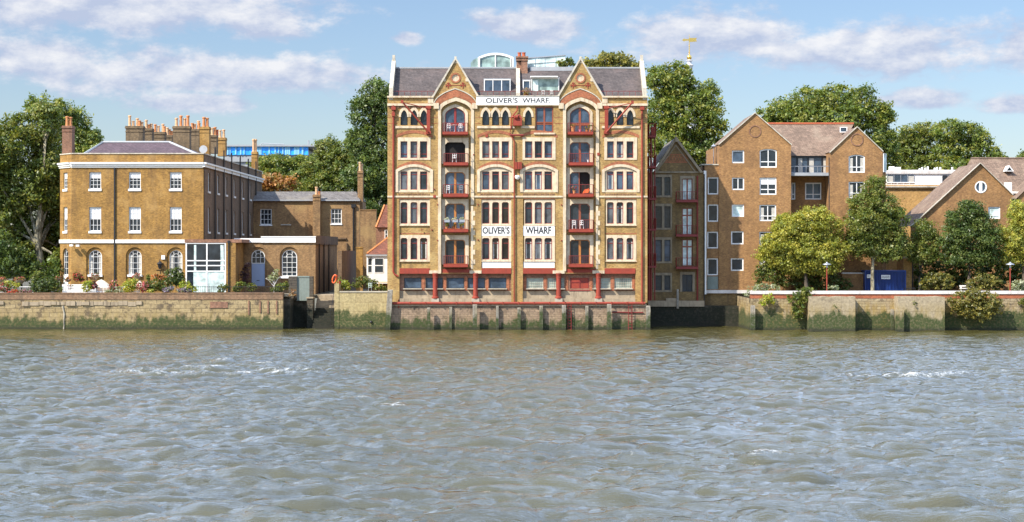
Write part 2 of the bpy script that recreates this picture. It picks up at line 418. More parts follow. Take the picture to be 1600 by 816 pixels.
def text_mb(txt, fr, u0, u1, v0, v1, d, extrude=.012, bold=0.0):
    cu = D.curves.new('lettering', 'FONT'); cu.body = txt; cu.size = 1; cu.extrude = 0; cu.offset = bold; cu.resolution_u = 3
    ob = D.objects.new('lettering_tmp', cu); C.objects.link(ob)
    dg = bpy.context.evaluated_depsgraph_get(); dg.update()
    me = ob.evaluated_get(dg).to_mesh()
    vs = [v.co.copy() for v in me.vertices]; fs = [tuple(p.vertices) for p in me.polygons]
    ob.evaluated_get(dg).to_mesh_clear(); D.objects.remove(ob); D.curves.remove(cu)
    x0, x1 = min(v.x for v in vs), max(v.x for v in vs); y0, y1 = min(v.y for v in vs), max(v.y for v in vs)
    m = MB(fr)
    m.v = [tuple(fr(u0+(v.x-x0)/(x1-x0)*(u1-u0), v1-(v.y-y0)/(y1-y0)*(v1-v0), d)) for v in vs]; m.f = fs
    return m

# ================================================================ THE WAREHOUSE
F0 = PF(0)
wh = thing('warehouse', 'tall yellow brick Victorian wharf warehouse with red ironwork, twin gables and stacked balconies', 'warehouse', (X(808, 0), 0, 0))
bays = [dict(l=[(625.8,636.5),(641.3,652),(656.2,667.5)], s=(621.6,672.6), a=[631.4,647,662.4]),
        dict(l=[(753.5,764.7),(769,779.7),(784,795)], s=(749.3,800.3), a=[759,774.3,789.8]),
        dict(l=[(820.3,831.6),(835.5,846.8),(850.7,862.6)], s=(816.5,868), a=[825.4]),
        dict(l=[(948.5,959),(963.5,974),(979,989.7)], s=(944.3,995.3), a=[954,969,984.6])]
cols = [711.8, 907.0]
outer = [(605.5,473),(605.5,151),(677.4,151),(711.8,93),(745.7,151),(873.3,151),(907,93),(940.6,151),(1011.5,151),(1011.5,473),
         (993,473),(993,427.5),(817,427.5),(817,473),(799,473),(799,427.5),(624,427.5),(624,473)]
holes = []
for c in cols: holes.append(outline(c-22.6, c+24, 158, 426.5, 'pointed', 14))
rec = [(624,671.7),(752.2,798.8),(817.2,868),(944.6,995)]
for k, b in enumerate(bays):
    s = b['s']
    for a in b['a']: holes.append(outline(a-5.5, a+5.5, 171.5, 195.8, 'pointed', 9))
    holes.append([(s[0]+2.5,248.3),(s[0]+2.5,217),(s[1]-2.5,217),(s[1]-2.5,248.3)])
    holes.append(outline(s[0]-1, s[1]+1, 260, 298.8, 'seg', 7))
    holes.append([(rec[k][0],418.6),(rec[k][0],311.5),(rec[k][1],311.5),(rec[k][1],418.6)])
holes.append(outline(836.4, 864.6, 166.8, 207.3))
for c in cols: holes.append([(c+7.2*math.cos(t), 122+7.2*math.sin(t)) for t in [k*math.pi/8 for k in range(16)]])
part(MB(F0).plate(outer, holes, 0, .5), 'front_wall', M['stock'], wh)
body = MB()
Xa, Xb = X(605.5, 0)+.012, X(1011.5, 0)-.012
body.wbox(Xa, Xb, .93, 20, .2, Z(152, 0)).wbox(Xa, Xa+.5, .501, .929, .2, Z(152, 0)).wbox(Xb-.5, Xb, .501, .929, .2, Z(152, 0))
parts(body, 'side_wall', M['stock'], wh)
# recessed wall of the lower storeys in each bay, with stone surrounds, lights and windows
pan, sur, redarch = MB(F0), MB(F0), MB(F0)
sills = MB(F0)
for k, b in enumerate(bays):
    s, r = b['s'], rec[k]
    u0, u1 = s[0]+2.8, s[1]-.9
    hs = [(u0+.6, 350.4, u1-.6, 313), (u0+.6, 406.5, u1-.6, 369)]
    pan.plate([(r[0]-.05,418.65),(r[0]-.05,311.45),(r[1]+.05,311.45),(r[1]+.05,418.65)], [[(a,v1),(a,v0),(c,v0),(c,v1)] for a, v1, c, v0 in hs], .16, .45)
    for (v0, v1, l0, l1) in ((312,351.4,316,349.6),(367.5,407.5,372,405.6)):
        sur.plate([(u0,v1),(u0,v0),(u1,v0),(u1,v1)], [outline(a, c, l0, l1, 'shoulder', 2.2) for a, c in b['l']], .08, .42)
        for q, (a, c) in enumerate(b['l']):
            window(wh, F0, a+.05, c-.05, l0+.05, l1-.05, .22, 'shoulder', 2.2, 1, (.24,) if v0 > 350 else (.28,), .9, .8, M['red_frame'], random.choice([M['glass'], M['glass_warm'], M['glass'], M['glass_mid']]),
                   curtain=random.random() < .22)
        sills.box(u0-.6, u1+.6, v1, v1+1.6, .02, .3)
    # row B: plain three-light window in a stone surround
    sur.plate([(s[0],250),(s[0],215),(s[1],215),(s[1],250)], [[(a,247),(a,221),(c,221),(c,247)] for a, c in b['l']], -.05, .35)
    for q, (a, c) in enumerate(b['l']): window(wh, F0, a+.05, c-.05, 221.05, 246.95, .14, cols=1, rows=(.76,), fw=.9, bar=.8, fm=M['red_frame'], gm=random.choice([M['glass'], M['glass_blue'], M['glass_mid']]), curtain=random.random() < .15, blind=.35 if random.random() < .12 else None)
    # row C: segmental arched surround
    o = outline(s[0]-4, s[1]+4, 256.8, 300.5, 'seg', 9); i = outline(s[0]+.5, s[1]-.5, 260.8, 300.5, 'seg', 7.5)
    sur.plate(arch_ring(o, i), (), -.07, .3)
    sur.plate(outline(s[0]+.5, s[1]-.5, 261.2, 300.3, 'seg', 7.3), [[(a,296.5),(a,268),(c,268),(c,296.5)] for a, c in b['l']], .09, .35)
    sills.box(s[0]+.2, s[1]-.2, 298.4, 300.6, -.02, .3)
    for q, (a, c) in enumerate(b['l']): window(wh, F0, a+.05, c-.05, 268.05, 296.45, .17, cols=1, rows=(.16,), fw=.9, bar=.8, fm=M['red_frame'], gm=random.choice([M['glass'], M['glass_blue'], M['glass_mid']]), curtain=random.random() < .15)
    # red rubbed brick arches over rows A-C
    for (v0, v1, rr) in ((203.6,208.3,7.2),(252.2,256.6,8.5)):
        e = 3.2 if v0 < 220 else 1.0
        if k == 2 and v0 < 220:
            pass
        o = outline(s[0]-e, s[1]+e, v0, v1+rr, 'seg', rr+.5)[1:-1]; i = outline(s[0]-e, s[1]+e, v1, v1+rr+4.4, 'seg', rr+.5)[1:-1]
        redarch.plate(list(o)+list(reversed(i)), (), -.03, .1)
    # row A: little lancets with stone hoods
    for a in b['a']:
        o = outline(a-8.2, a+8.2, 166.8, 183, 'pointed', 12); i = outline(a-4.9, a+4.9, 172, 183, 'pointed', 9)
        sur.plate(arch_ring(o, i), (), -.05, .2)
        window(wh, F0, a-4.85, a+4.85, 172.05, 195.3, .13, 'pointed', 8.8, 1, (), .8, .5, M['black'], M['glass'])
    if k != 2: sur.box(s[0]-4, s[1]+4, 197, 200.6, -.1, .2)
    else: sur.box(s[0]-3, 835.5, 197, 200.6, -.1, .2)
parts(pan, 'recessed_wall', M['stock'], wh)
parts(sills, 'window_ledge', M['stone'], wh)
parts(redarch, 'brick_arch', M['redbrick'], wh)
# loading door in the third bay
window(wh, F0, 836.6, 864.4, 167, 207, .12, cols=2, rows=(.62,.66), fw=1.8, bar=2.6, fm=M['wood_red'], gm=M['glass_blue'], name='loading_door')
sur.box(834, 867.5, 207.6, 210.2, -.12, .2)
# string courses, cornice, gable copings
band = MB(F0)
for a, c in ((605.3,689.2),(735.9,884.3),(931.1,1011.7)):
    band.box(a, c, 306, 308.6, -.09, .1)
for a, c in ((605.2,679.5),(744,874.6),(939,1011.8)):
    band.box(a, c, 162, 165.6, -.16, .1)
for a, c in ((605.0,677.6),(940.4,1012)): band.box(a, c, 150.2, 152.8, -.2, .3)
for c in cols: band.box(c-34, c-26, 161.2, 170.2, -.18, .2); band.box(c+26, c+34, 161.2, 170.2, -.18, .2)
band.box(668.5, 677.2, 152.8, 161.2, -.1, .2); band.box(940.8, 949.2, 152.8, 161.2, -.1, .2)
parts(band, 'string_course', M['stone'], wh)
dent = MB(F0)
for a, c in ((608,668),(950,1010)):
    n = int((c-a)/2.4)
    for q in range(n): dent.box(a+q*2.4, a+q*2.4+1.3, 166, 168.6, -.08, .05)
for s in (b['s'] for b in bays):
    for q in range(18): dent.box(s[0]+1+q*2.75, s[0]+2.4+q*2.75, 302.4, 305, -.05, .05)
part(dent, 'dentil_course', M['redpanel'], wh)
rb = MB(F0)
for v in (183.5, 192.5):
    for a, c in ((606,621),(674,684),(743,750.4),(800,815),(866,880),(937,945),(996,1011)): rb.box(a, c, v, v+.8, -.012, .05)
for s in (b['s'] for b in bays):
    rb.box(s[0]+1, s[1]-1, 309.6, 311, -.012, .05); 
for k, r in enumerate(rec): rb.box(r[0]+.3, r[1]-.3, 364.4, 365.8, .14, .2)
parts(rb, 'red_brick_band', M['redbrick'], wh)
for c in cols:
    g = thing if False else None
    o = outline(c-33.2, c+32.2, 140.5, 164, 'pointed', 23)[1:-1]; i = outline(c-28, c+29, 151.5, 170, 'pointed', 18)[1:-1]
    part(MB(F0).plate(list(o)+list(reversed(i)), (), -.05, .15), 'gable_arch', M['redbrick'], wh)
    o2 = outline(c-35, c+34, 137.8, 163, 'pointed', 25)[1:-1]; i2 = outline(c-34, c+33, 139.5, 163.4, 'pointed', 24)[1:-1]
    part(MB(F0).plate(list(o2)+list(reversed(i2)), (), -.09, .1), 'hood_mould', M['grey_stone'], wh)
    o3 = outline(c-27.4, c+28.8, 152.4, 320, 'pointed', 17); i3 = outline(c-22.6, c+24, 158, 320, 'pointed', 14)
    part(MB(F0).plate(arch_ring(o3, i3), (), -.07, .2).box(c-27.4, c-22.6, 320.05, 424, -.07, .2), 'bay_surround', M['stone'], wh)
    q = MB(F0)
    for j in range(13):
        v = 322+j*7.6
        q.box(c+24, c+24+(6.5 if j % 2 else 3.6), v, v+7.5, -.03, .2)
    part(q, 'quoin', M['stone'], wh)
    cp = MB(F0)
    for sgn in (-1, 1):
        a, b_ = (c, 91.5), (c+sgn*36, 151.5)
        cp.plate([(a[0],a[1]-2.2),(b_[0]+sgn*1.2,b_[1]),(b_[0]-sgn*1.4,b_[1]+1.4),(a[0],a[1]+2.2)], (), -.16, .4, True)
    cp.box(c-1.6, c+1.6, 88.5, 93, -.14, .25)
    part(cp, 'gable_coping', M['grey_stone'], wh)
    gb = MB(F0); gb.box(c-20.5, c-15.5, 122.5, 127.5, -.04, .1); gb.box(c+15.5, c+20.5, 122.5, 127.5, -.04, .1); gb.plate([(c-3,99),(c,93.5),(c+3,99)], (), -.03, .1)
    parts(gb, 'gable_stone', M['stone'], wh)
    ring = [(c+8.2*math.cos(t), 122+8.2*math.sin(t)) for t in [k*math.pi/10 for k in range(20)]]
    inn = [(c+5.6*math.cos(t), 122+5.6*math.sin(t)) for t in [k*math.pi/10 for k in range(20)]]
    rd = part(MB(F0).plate(ring, [inn], -.05, .2), 'roundel', M['redbrick'], wh)
    star = [(c+(4.4 if k % 2 else 2.6)*math.cos(k*math.pi/8), 122+(4.4 if k % 2 else 2.6)*math.sin(k*math.pi/8)) for k in range(16)]
    part(MB(F0).plate([(c+5.8*math.cos(t), 122+5.8*math.sin(t)) for t in [k*math.pi/10 for k in range(20)]], [star], .03, .09).plate(star, (), .07, .1), 'roundel_plaque', M['stone'], rd)
    tp = MB(F0)
    for uc in (c-11.5, c+11.5):
        tp.box(uc-.7, uc+.7, 129, 138, -.05, .02); tp.box(uc-3.8, uc+3.8, 132.8, 134.2, -.052, .02)
        for q, w in ((uc-3.4,0),(uc+3.4,0)): tp.box(q-.5, q+.5, 131.6, 135.4, -.054, .02)
        tp.box(uc-2, uc+2, 129.6, 130.8, -.056, .02)
    tp.box(c-8, c+8, 133.1, 133.8, -.035, .02)
    part(tp, 'wall_tie', M['red'], wh)
    # gable roof running back to the main roof
    gr = MB()
    zt, zb = Z(93.5, 0), Z(151, 0)
    for sgn in (-1, 1):
        gr.face([(X(c,0), .4, zt), (X(c,0), 4.6, zt), (X(c+sgn*34,0), 4.6, zb), (X(c+sgn*34,0), .4, zb)])
    part(gr, 'gable_roof', M['slate'], wh)
    # recess behind the balconies
    dv = [(167,208,'pointed',11.5),(222,256,'chamfer',4),(268.7,303.5,'chamfer',4),(318,358.5,'chamfer',4),(374.5,413.5,'chamfer',3)]
    du0, du1 = c-16.8, c+15.2
    hs = [outline(du0, du1, a, b_, kd, rs) for a, b_, kd, rs in dv]
    part(MB(F0).plate(outline(c-22.55, c+23.95, 158.05, 426.5, 'pointed', 14), hs, .34, .6), 'bay_wall', M['stock'], wh)
    st = MB(F0); lint = MB(F0)
    for (a, b_, kd, rs) in dv:
        if kd == 'pointed':
            st.plate(arch_ring(outline(du0-4, du1+4, a-4.6, b_, 'pointed', 14), outline(du0+.3, du1-.3, a+.3, b_, 'pointed', 11.3)), (), .27, .4)
        else:
            st.plate(arch_ring([(du0-5.2,b_),(du0-5.2,a-7),(du1+5.2,a-7),(du1+5.2,b_)], outline(du0+.2, du1-.2, a+.2, b_, kd, rs)), (), .25, .4)
    parts(st, 'door_surround', M['grey_stone'] if False else M['stone'], wh)
    fms = ['red_frame','wood_red','wood_orange','wood_orange','wood_orange'] if c < 800 else ['wood_red','wood_red','wood_red','wood_red','wood_orange']
    gms = ['glass_blue','glass_warm','glass_blue','glass_blue','glass'] if c < 800 else ['glass_blue','glass_blue','glass_blue','glass','glass']
    for q, (a, b_, kd, rs) in enumerate(dv):
        open_ = (c < 800 and q == 1)
        if open_:
            part(MB(F0).plate(outline(du0+.1, du1-.1, a+.1, b_, kd, rs), (), .58, .6), 'door_opening', M['interior'], wh)
        elif c > 800 and q == 2:
            window(wh, F0, du0+.1, c-1, a+.1, b_-.1, .42, fw=1.6, bar=1.4, fm=M[fms[q]], gm=M[gms[q]], name='balcony_door')
            part(MB(F0).plate([(c-.9,b_),(c-.9,a+.1),(du1-4,a+.1),(du1-.1,a+4),(du1-.1,b_)], (), .58, .6), 'door_opening', M['interior'], wh)
        else:
            window(wh, F0, du0+.1, du1-.1, a+.1, b_-.1, .42, kd, rs, 2, (.66,) if q == 0 else (), 1.3, 3.4, M[fms[q]], M[gms[q]], name='balcony_door')
    for (rt, fl0, fl1, w0, w1) in ((193,207,212,20,19.5),(240.5,254.6,260,18.5,20),(289,303.5,309,19,20),(344,358.5,364,18.5,20),(400,413,418.5,18.5,19.5)):
        fl = MB(F0); fl.box(c-w0, c+w1, fl0, fl1-1.2, -.62, .33); fl.box(c-w0+1, c+w1-1, fl1-1.2, fl1, -.5, .33)
        bal = part(fl, 'balcony', M['red'], wh)
        step = 3.0 if rt not in (289,) else 6.4
        part(railing_mb(F0, c-w0+.6, c+w1-.6, rt, fl0+.3, -.58, .3, step, .014, True, .026), 'balcony_railing', M['red_dark'], bal)
parts(sur, 'stone_surround', M['stone'], wh)
# iron-and-glass lower storey behind red columns
low = MB(F0)
lw = [(631,658),(664.7,691.5),(698,725),(731,757.7),(764,791),(823,849),(855.5,882),(927,954),(960.7,988)]
def wallrow(a, c, lst): low.plate([(a,455),(a,427),(c,427),(c,455)], [[(p,451),(p,434.3),(q,434.3),(q,451)] for p, q in lst], .36, .6)
wallrow(623.9, 799, lw[:5]); wallrow(817, 993.1, lw[5:7]+[(891,920.5)]+lw[7:])
parts(low, 'lower_wall', M['redpanel'], wh)
pil = MB(F0)
for a in (661,694.7,728,761,793.8,820,852,886,923.5,957.4,990): pil.box(a-2.1, a+2.1, 432, 454.5, .325, .44)
parts(pil, 'brick_pier', M['redbrick'], wh)
for k, (a, c) in enumerate(lw):
    window(wh, F0, a+.1, c-.1, 434.4, 450.9, .45, fw=.7, bar=.4, cols=1 if k < 5 else 8, rows=() if k < 5 else (.25,.5,.75), fm=M['black'] if k < 5 else M['grey_stone'], gm=M['glass_blue'] if k < 5 else M['glass_block'], sill=(1.3,1.2), sill_m=M['concrete_pale'])
ld = MB(F0); ld.box(891.2, 920.3, 429, 453.5, .44, .52)
dd = part(ld, 'double_door', M['red'], wh)
l2 = MB(F0)
for u in (891.5,905.4,919): l2.box(u, u+1.2, 429.5, 453.4, .40, .439)
l2.box(891.5, 920, 440.5, 441.8, .395, .438); l2.box(889.5, 922, 453.6, 455, .25, .54)
parts(l2, 'door_rail', M['red_dark'], dd)
pl = MB(F0)
for a, c in ((624,799),(817,993)): pl.box(a+.1, c-.1, 455, 466.5, .3, .9); pl.box(a+.1, c-.1, 466.503, 475, .05, .9)
parts(pl, 'plinth', M['concrete'], wh)
bm_ = MB(F0)
for a, c in ((624.2,671.5),(752.2,798.8),(817.2,868),(944.5,992.8)): bm_.box(a, c, 419.3, 427.8, -.05, .34)
for c in cols: bm_.box(c-23, c+24, 420.5, 428.2, .06, .5)
parts(bm_, 'iron_beam', M['red'], wh)
for k, uc in enumerate((680, 743, 872.8, 935)):
    z0 = Z(466.5, 0)
    p = F0(uc, 466.5, .04)
    h = Z(427, 0)-z0
    m = MB().lathe(p, [(.34,0),(.34,.12),(.24,.2),(.225,h-.5),(.225,h-.45),(.28,h-.42),(.23,h-.36),(.3,h-.08),(.3,h)], 14)
    cl = part(m, 'column', M['red'], wh, smooth=False)
    part(MB(F0).box(uc-6, uc+6, 466.5, 473.2, -.22, .5), 'column_base', M['concrete_pale'], cl)
    part(MB(F0).box(uc-9.3, uc+9.3, 422.8, 427.6, -.1, .3), 'column_cap', M['stone'], cl)
# painted white panels
part(MB(F0).box(753, 798.5, 408.6, 419, .1, .18), 'white_panel', M['white'], wh)
part(MB(F0).box(818, 866.6, 408.6, 419, .1, .18), 'white_panel', M['white'], wh)
# drainpipes, jib cranes and hoist boxes
def pipe(pts, r, mat, parent, fr=F0, name='drainpipe', n=7): return part(MB(fr).ftube(pts, r, n), name, mat, parent)
pipe([(614.8,165,-.14),(614.8,425,-.14),(617,429,-.14),(622.5,432,-.14)], .1, M['red'], wh)
part(MB(F0).box(611.5, 618.5, 167, 172, -.3, .02), 'rainwater_head', M['red'], wh); part(MB(F0).box(612.3, 617.3, 176, 182, -.3, .02), 'rainwater_head', M['red'], wh)
pipe([(1003,167,-.14),(1003,473,-.14)], .085, M['red'], wh); part(MB(F0).box(1000, 1006.5, 167, 172, -.28, .02), 'rainwater_head', M['red'], wh)
pipe([(808.5,166,-.16),(808,173,-.18),(799,184,-.18),(798.5,200,-.18),(796.5,209,-.16),(803.5,221,-.16),(803.5,470,-.16),(805,475,-.16)], .065, M['red'], wh)
pipe([(797,211.5,-.2),(818,211.5,-.2)], .09, M['red_dark'], wh, name='iron_bar')
for (a, b_, tip) in ((669.6,670.2,(629.5,160.5)),(947.4,946.6,(987,161.5))):
    m = MB(F0); m.box(a-2.6, a+2.6, 166, 208, -.3, -.02)
    for v in (166, 205): m.box(a-4, a+4, v, v+4.5, -.36, -.01)
    jb = part(m, 'jib_post', M['red'], wh)
    j = MB(F0); j.ftube([(a, 207, -.4), (tip[0], tip[1], -1.1)], .085, 6); j.ftube([(a, 170, -.3), (tip[0], tip[1]+1, -1.1)], .045, 5)
    t = tip; j.box(t[0]-2, t[0]+2, t[1]-2.5, t[1]+2.5, -1.2, -1.0)
    part(j, 'jib_arm', M['red'], jb)
hb = MB(F0); hb.box(801.5, 815.5, 187, 197, -.7, -.01); hb.box(803, 813, 183.5, 187, -.55, -.01)
hb.ftube([(800,184,-.4),(812,181,-.5),(815,187,-.6)], .12, 6); hb.ftube([(805,182,-.72),(805,184,-.72),(809,184,-.72)], .2, 8)
part(hb, 'hoist', M['red'], wh)
hb2 = MB(F0); hb2.box(804.8, 815.2, 253.6, 264.6, -.38, -.01)
for u in (807, 811): hb2.box(u, u+1, 253.4, 264.8, -.42, -.3)
part(hb2, 'hoist_box', M['red'], wh)
for (u, v) in ((600+79, 307), (935, 241), (760.5, 212.5)): part(MB(F0).box(u-2, u+2, v-2, v+2.2, -.12, .01), 'pattress_plate', M['red'], wh)
lm = MB().lathe(F0(808.5, 281, -.2), [(.08,0),(.2,.1),(.26,.3),(.2,.42)], 8); part(lm, 'wall_lamp', M['white'], wh)
pp = MB(F0)
for (u, v) in ((659,359.5),(675,359.5),(678.5,296),(740,242),(877.5,320.5),(877.5,376),(684,320),(684,376),(747,375),(747,320)): pp.lathe(F0(u, v, -.06), [(.05,-.07),(.07,0),(.05,.07)], 6)
parts(pp, 'tie_bolt', M['red_dark'], wh)
# ------- roof
rf = MB()
ze, zr = Z(150.4, .6), Z(106.7, 4.0)
Xr0, Xr1 = X(612, 0), X(1005, 0)
rf.face([(Xr0,.35,ze),(Xr1,.35,ze),(Xr1,4.0,zr),(Xr0,4.0,zr)]); rf.face([(Xr0,4.0,zr),(Xr1,4.0,zr),(Xr1,8.0,ze+.3),(Xr0,8.0,ze+.3)])
roof = part(rf, 'roof', M['slate'], wh)
rr = MB(); rr.wbox(Xr0, Xr1, 3.85, 4.15, zr-.05, zr+.1)
part(rr, 'ridge', M['lead'], roof)
for px, nm in ((611, 'end_parapet'), (1007.3, 'end_parapet'), (809.5, 'party_wall')):
    a, b_ = X(px-3, 0), X(px+3, 0)
    up = .75 if nm == 'end_parapet' else .25
    m = MB()
    pr = [(-.02, ze-.4), (-.02, ze+up), (4.0, zr+up+.1), (8.0, ze+up), (8.0, ze-.4)]
    n = len(pr)
    i = len(m.v); m.v += [(a, y, z) for y, z in pr]+[(b_, y, z) for y, z in pr]
    m.f.append(tuple(range(n))); m.f.append(tuple(range(n, 2*n)))
    for q in range(n): m.f.append((q, (q+1) % n, n+(q+1) % n, n+q))
    if nm == 'end_parapet': m.wbox(a+.05, b_-.05, 3.85, 4.2, zr+up, zr+up+.55)
    part(m, nm, M['grey_stone'], wh)
ch = MB(); ch.wbox(X(814.5,4), X(824.2,4), 3.3, 4.6, zr-1.0, Z(92, 4)); ch.wbox(X(807,4), X(815,4), 3.5, 4.4, zr-.6, Z(98, 4)); ch.wbox(X(806.4,4), X(824.8,4), 3.2, 4.7, Z(96,4), Z(92,4)); ch.wbox(X(806,4), X(825.4,4), 3.1, 4.8, Z(92, 4), Z(89.5, 4))
chm = part(ch, 'chimney', M['redpanel'], wh)
for u in (811.6, 818.4):
    part(MB().lathe((X(u,4), 3.95, Z(89.5,4)), [(.2,0),(.17,.15),(.16,.36),(.2,.4),(.2,.46)], 10), 'chimney_pot', M['terracotta_red'], chm)
# dormers
def dormer(u0, u1, v0, v1, Y, cols_, roofm, gm):
    fr = PF(Y)
    m = MB(fr); m.box(u0-.8, u1+.8, v0-1.6, v1, .05, 3.0)
    dm = part(m, 'dormer', roofm, wh)
    window(dm if False else wh, fr, u0, u1, v0, v1, -.06, fw=1.1, bar=1.1, cols=cols_, fm=M['white_clean'], gm=gm, name='dormer_window')
dormer(756.5, 797.5, 124.4, 150, 1.0, 3, M['lead'], M['glass_blue'])
dormer(830.5, 873.5, 122.5, 150, 1.1, 1, M['lead'], M['glass_green'])
dormer(817.2, 828.5, 126, 140, 1.4, 1, M['lead'], M['glass_blue'])
part(MB(PF(1.0)).box(828.5, 871.5, 119.6, 121.4, -.5, .9), 'dormer_canopy', M['white_clean'], wh)
part(MB(PF(1.0)).plate([(833,149.6),(833,125),(841,125),(841,149.6)], (), -.02, .0), 'curtain', M['glass_white'], wh)
tr = MB(F0)
for a, c in ((744,806),(813,875),(614,679),(939,1003)):
    tr.ftube([(a,142.4,.22),(c,142.4,.22)], .022, 4)
    for q in range(int((c-a)/9)+1): tr.ftube([(a+q*9,142.4,.22),(a+q*9,151,.22)], .016, 4)
part(tr, 'roof_railing', M['red_dark'], wh)
# glazed rooftop rooms
G = PF(5.2)
gp = outline(747.8, 801.4, 84.2, 107, 'seg', 6.5)
gr_ = part(MB(G).plate(outline(746.8, 802.4, 82.6, 107, 'seg', 7.0), [outline(749.2, 800, 86, 106.4, 'seg', 6.2)], 0, 4.0).box(773.2, 775, 86, 106.5, .02, .1).box(748.5, 750, 90, 106.5, -.05, .1).box(797.5, 799, 90, 106.5, -.05, .1), 'roof_room', M['white'], wh)
part(MB(G).plate(outline(748.6, 800.6, 85.2, 106.8, 'seg', 6.3), (), .12, .16), 'pane', M['glass_green'], gr_)
part(MB(G).plate([(735.5,107),(735.5,98),(739.5,93.5),(746.7,90),(746.7,107)], (), .1, 3.5), 'side_glazing', M['glass_green'], wh)
part(MB(G).plate([(824.6,106),(824.6,91.4),(883.4,86.8),(884,106)], (), 0, .08, True), 'glass_screen', M['glass_white'], wh)
gs = MB(G)
gs.plate([(824,91.6),(824,90.2),(884,85.6),(884,87)], (), -.1, .2)
for u in (836, 851, 868): gs.box(u, u+.6, 87, 106, -.04, .05)
gs.ftube([(824.6,100,-.05),(884,96,-.05)], .03, 4)
part(gs, 'screen_frame', M['steel'], wh)
part(MB(PF(3.6)).box(828, 899, 104.6, 110.8, 0, 1.2), 'flat_roof', M['lead'], wh)

# ------- the signs
sg = thing('painted_sign', 'long white fascia board lettered OLIVER\'S WHARF in black between the two gables', 'sign', F0(809, 164, -.1))
part(MB(F0).box(744.3, 873.6, 151, 164, -.2, -.12), 'board', M['white_clean'], sg)
part(MB(F0).box(744, 874, 149.8, 151, -.26, -.1), 'board_cap', M['grey_stone'], sg)
part(text_mb("OLIVER'S", F0, 759, 809, 153.2, 161.4, -.207, bold=.018), 'lettering', M['black_letter'], sg)
part(text_mb("WHARF.", F0, 816, 859.8, 153.4, 161.2, -.207, bold=.018), 'lettering', M['black_letter'], sg)
for (txt, a, c, b0, b1, lab) in (("OLIVER'S", 754, 796.4, 752.4, 798.6, "white painted wall panel lettered OLIVER'S between two rows of windows"), ("WHARF", 821.3, 861.4, 817.6, 866.8, 'white painted wall panel lettered WHARF between two rows of windows')):
    s_ = thing('painted_sign', lab, 'sign', F0((b0+b1)/2, 369, .1))
    part(MB(F0).box(b0, b1, 352.9, 368.6, .06, .15), 'board', M['white_clean'], s_)
    part(text_mb(txt, F0, a, c, 354.6, 365.6, .054, bold=.03), 'lettering', M['black_letter'], s_)
# ================================================================ quay under the warehouse
FQ = PF(-.5)
qw = thing('quay_wall', 'pinkish rubble quay wall with green weed under the yellow brick warehouse', 'river wall', (X(808,-.5), 0, 0))
m = MB(FQ); m.box(605.5, 1013, 477.5, 540, 0, .72); part(m, 'wall_face', M['quay'], qw)
m = MB(FQ); m.box(611, 1010, 475.4, 478.2, -.16, .7); part(m, 'ledge', M['concrete'], qw)
m = MB(FQ); m.ftube([(610,473.8,-.2),(1008,473.8,-.2)], .13, 8)
for k in range(17):
    u = 616+k*24.2; m.box(u, u+1.2, 471.5, 476, -.36, -.05)
m.ftube([(623,468,-.1),(623,481,-.1)], .07, 5)
part(m, 'fender_rail', M['red'], qw)
m = MB(FQ); m.ftube([(956,487.8,-.1),(1005,488.5,-.1)], .06, 5)
part(m, 'loose_pipe', M['red_dark'], qw)
def pile(px, top, Y, w, label, bottom=545, tilt=0, w2=None):
    fr = PF(Y); m = MB(fr); w2 = w2 or w
    n = 7; pts = []
    zs = [bottom, 515, 500, 490, top+4, top]
    sec = []
    for v in zs:
        k = 1+.06*math.sin(v*.9+px)
        uo = tilt*(bottom-v)/60
        sec.append([fr(px+uo-w/2*k, v, 0), fr(px+uo+w/2*k, v, .02), fr(px+uo+w/2*k, v, w2*.0625*.9), fr(px+uo-w/2*k, v, w2*.0625*.9)])
    sec[-1][0].z -= .12; sec[-1][1].z -= .03
    for a in range(len(sec)-1):
        for q in range(4): m.face([sec[a][q], sec[a][(q+1)%4], sec[a+1][(q+1)%4], sec[a+1][q]])
    m.face(sec[-1])
    return solo(m, 'timber_pile', M['timber'], label, 'timber post', 'timber piles along the river walls')
pile(603.5, 453, -1.2, 8, 'tall grey split timber pile at the left corner of the warehouse quay', tilt=4)
pile(669.8, 481, -1.3, 5, 'short weed-footed timber pile below the leftmost red column of the warehouse')
pile(704, 479, -.75, 4.4, 'thin bleached post against the quay between the two left red columns')
pile(742, 476, -1.4, 6.8, 'thick white-topped timber pile below the second red column')
pile(777, 478, -.9, 4, 'thin pole with weedy foot beneath the OLIVER\'S panel bay')
pile(811, 481, -.95, 5, 'mossy post under the central brick pier of the warehouse')
pile(845.5, 478, -1.0, 5.4, 'mossy post with iron cleats under the WHARF panel bay')
pile(881, 477, -1.1, 6, 'mossy timber pile just left of the ladder below the red double door')
pile(917, 478, -.9, 4.6, 'narrow bleached post right of the ladder below the red double door')
pile(952, 475.5, -1.3, 6.6, 'thick mossy timber pile below the rightmost red column')
pile(1013, 478, -1.4, 6.4, 'bleached timber pile at the right corner of the warehouse quay')
def ladder(u0, u1, v0, v1, Y, label, mat='red_dark'):
    fr = PF(Y); m = MB(fr)
    for u in (u0, u1): m.ftube([(u,v0,0),(u,v1,0)], .035, 5)
    t = thing('ladder', label, 'ladder', fr((u0+u1)/2, v1, 0), 'iron ladders on the quay')
    part(m, 'rail', M[mat], t)
    m = MB(fr)
    v = v0+4
    while v < v1: m.ftube([(u0,v,0),(u1,v,0)], .025, 4); v += 4.6
    parts(m, 'rung', M[mat], t)
ladder(887.4, 892.6, 474, 522, -.75, 'rusty iron ladder on the quay below the red double door')
ladder(982, 987.6, 471.5, 522, -.75, 'rusty iron ladder near the right end of the warehouse quay')
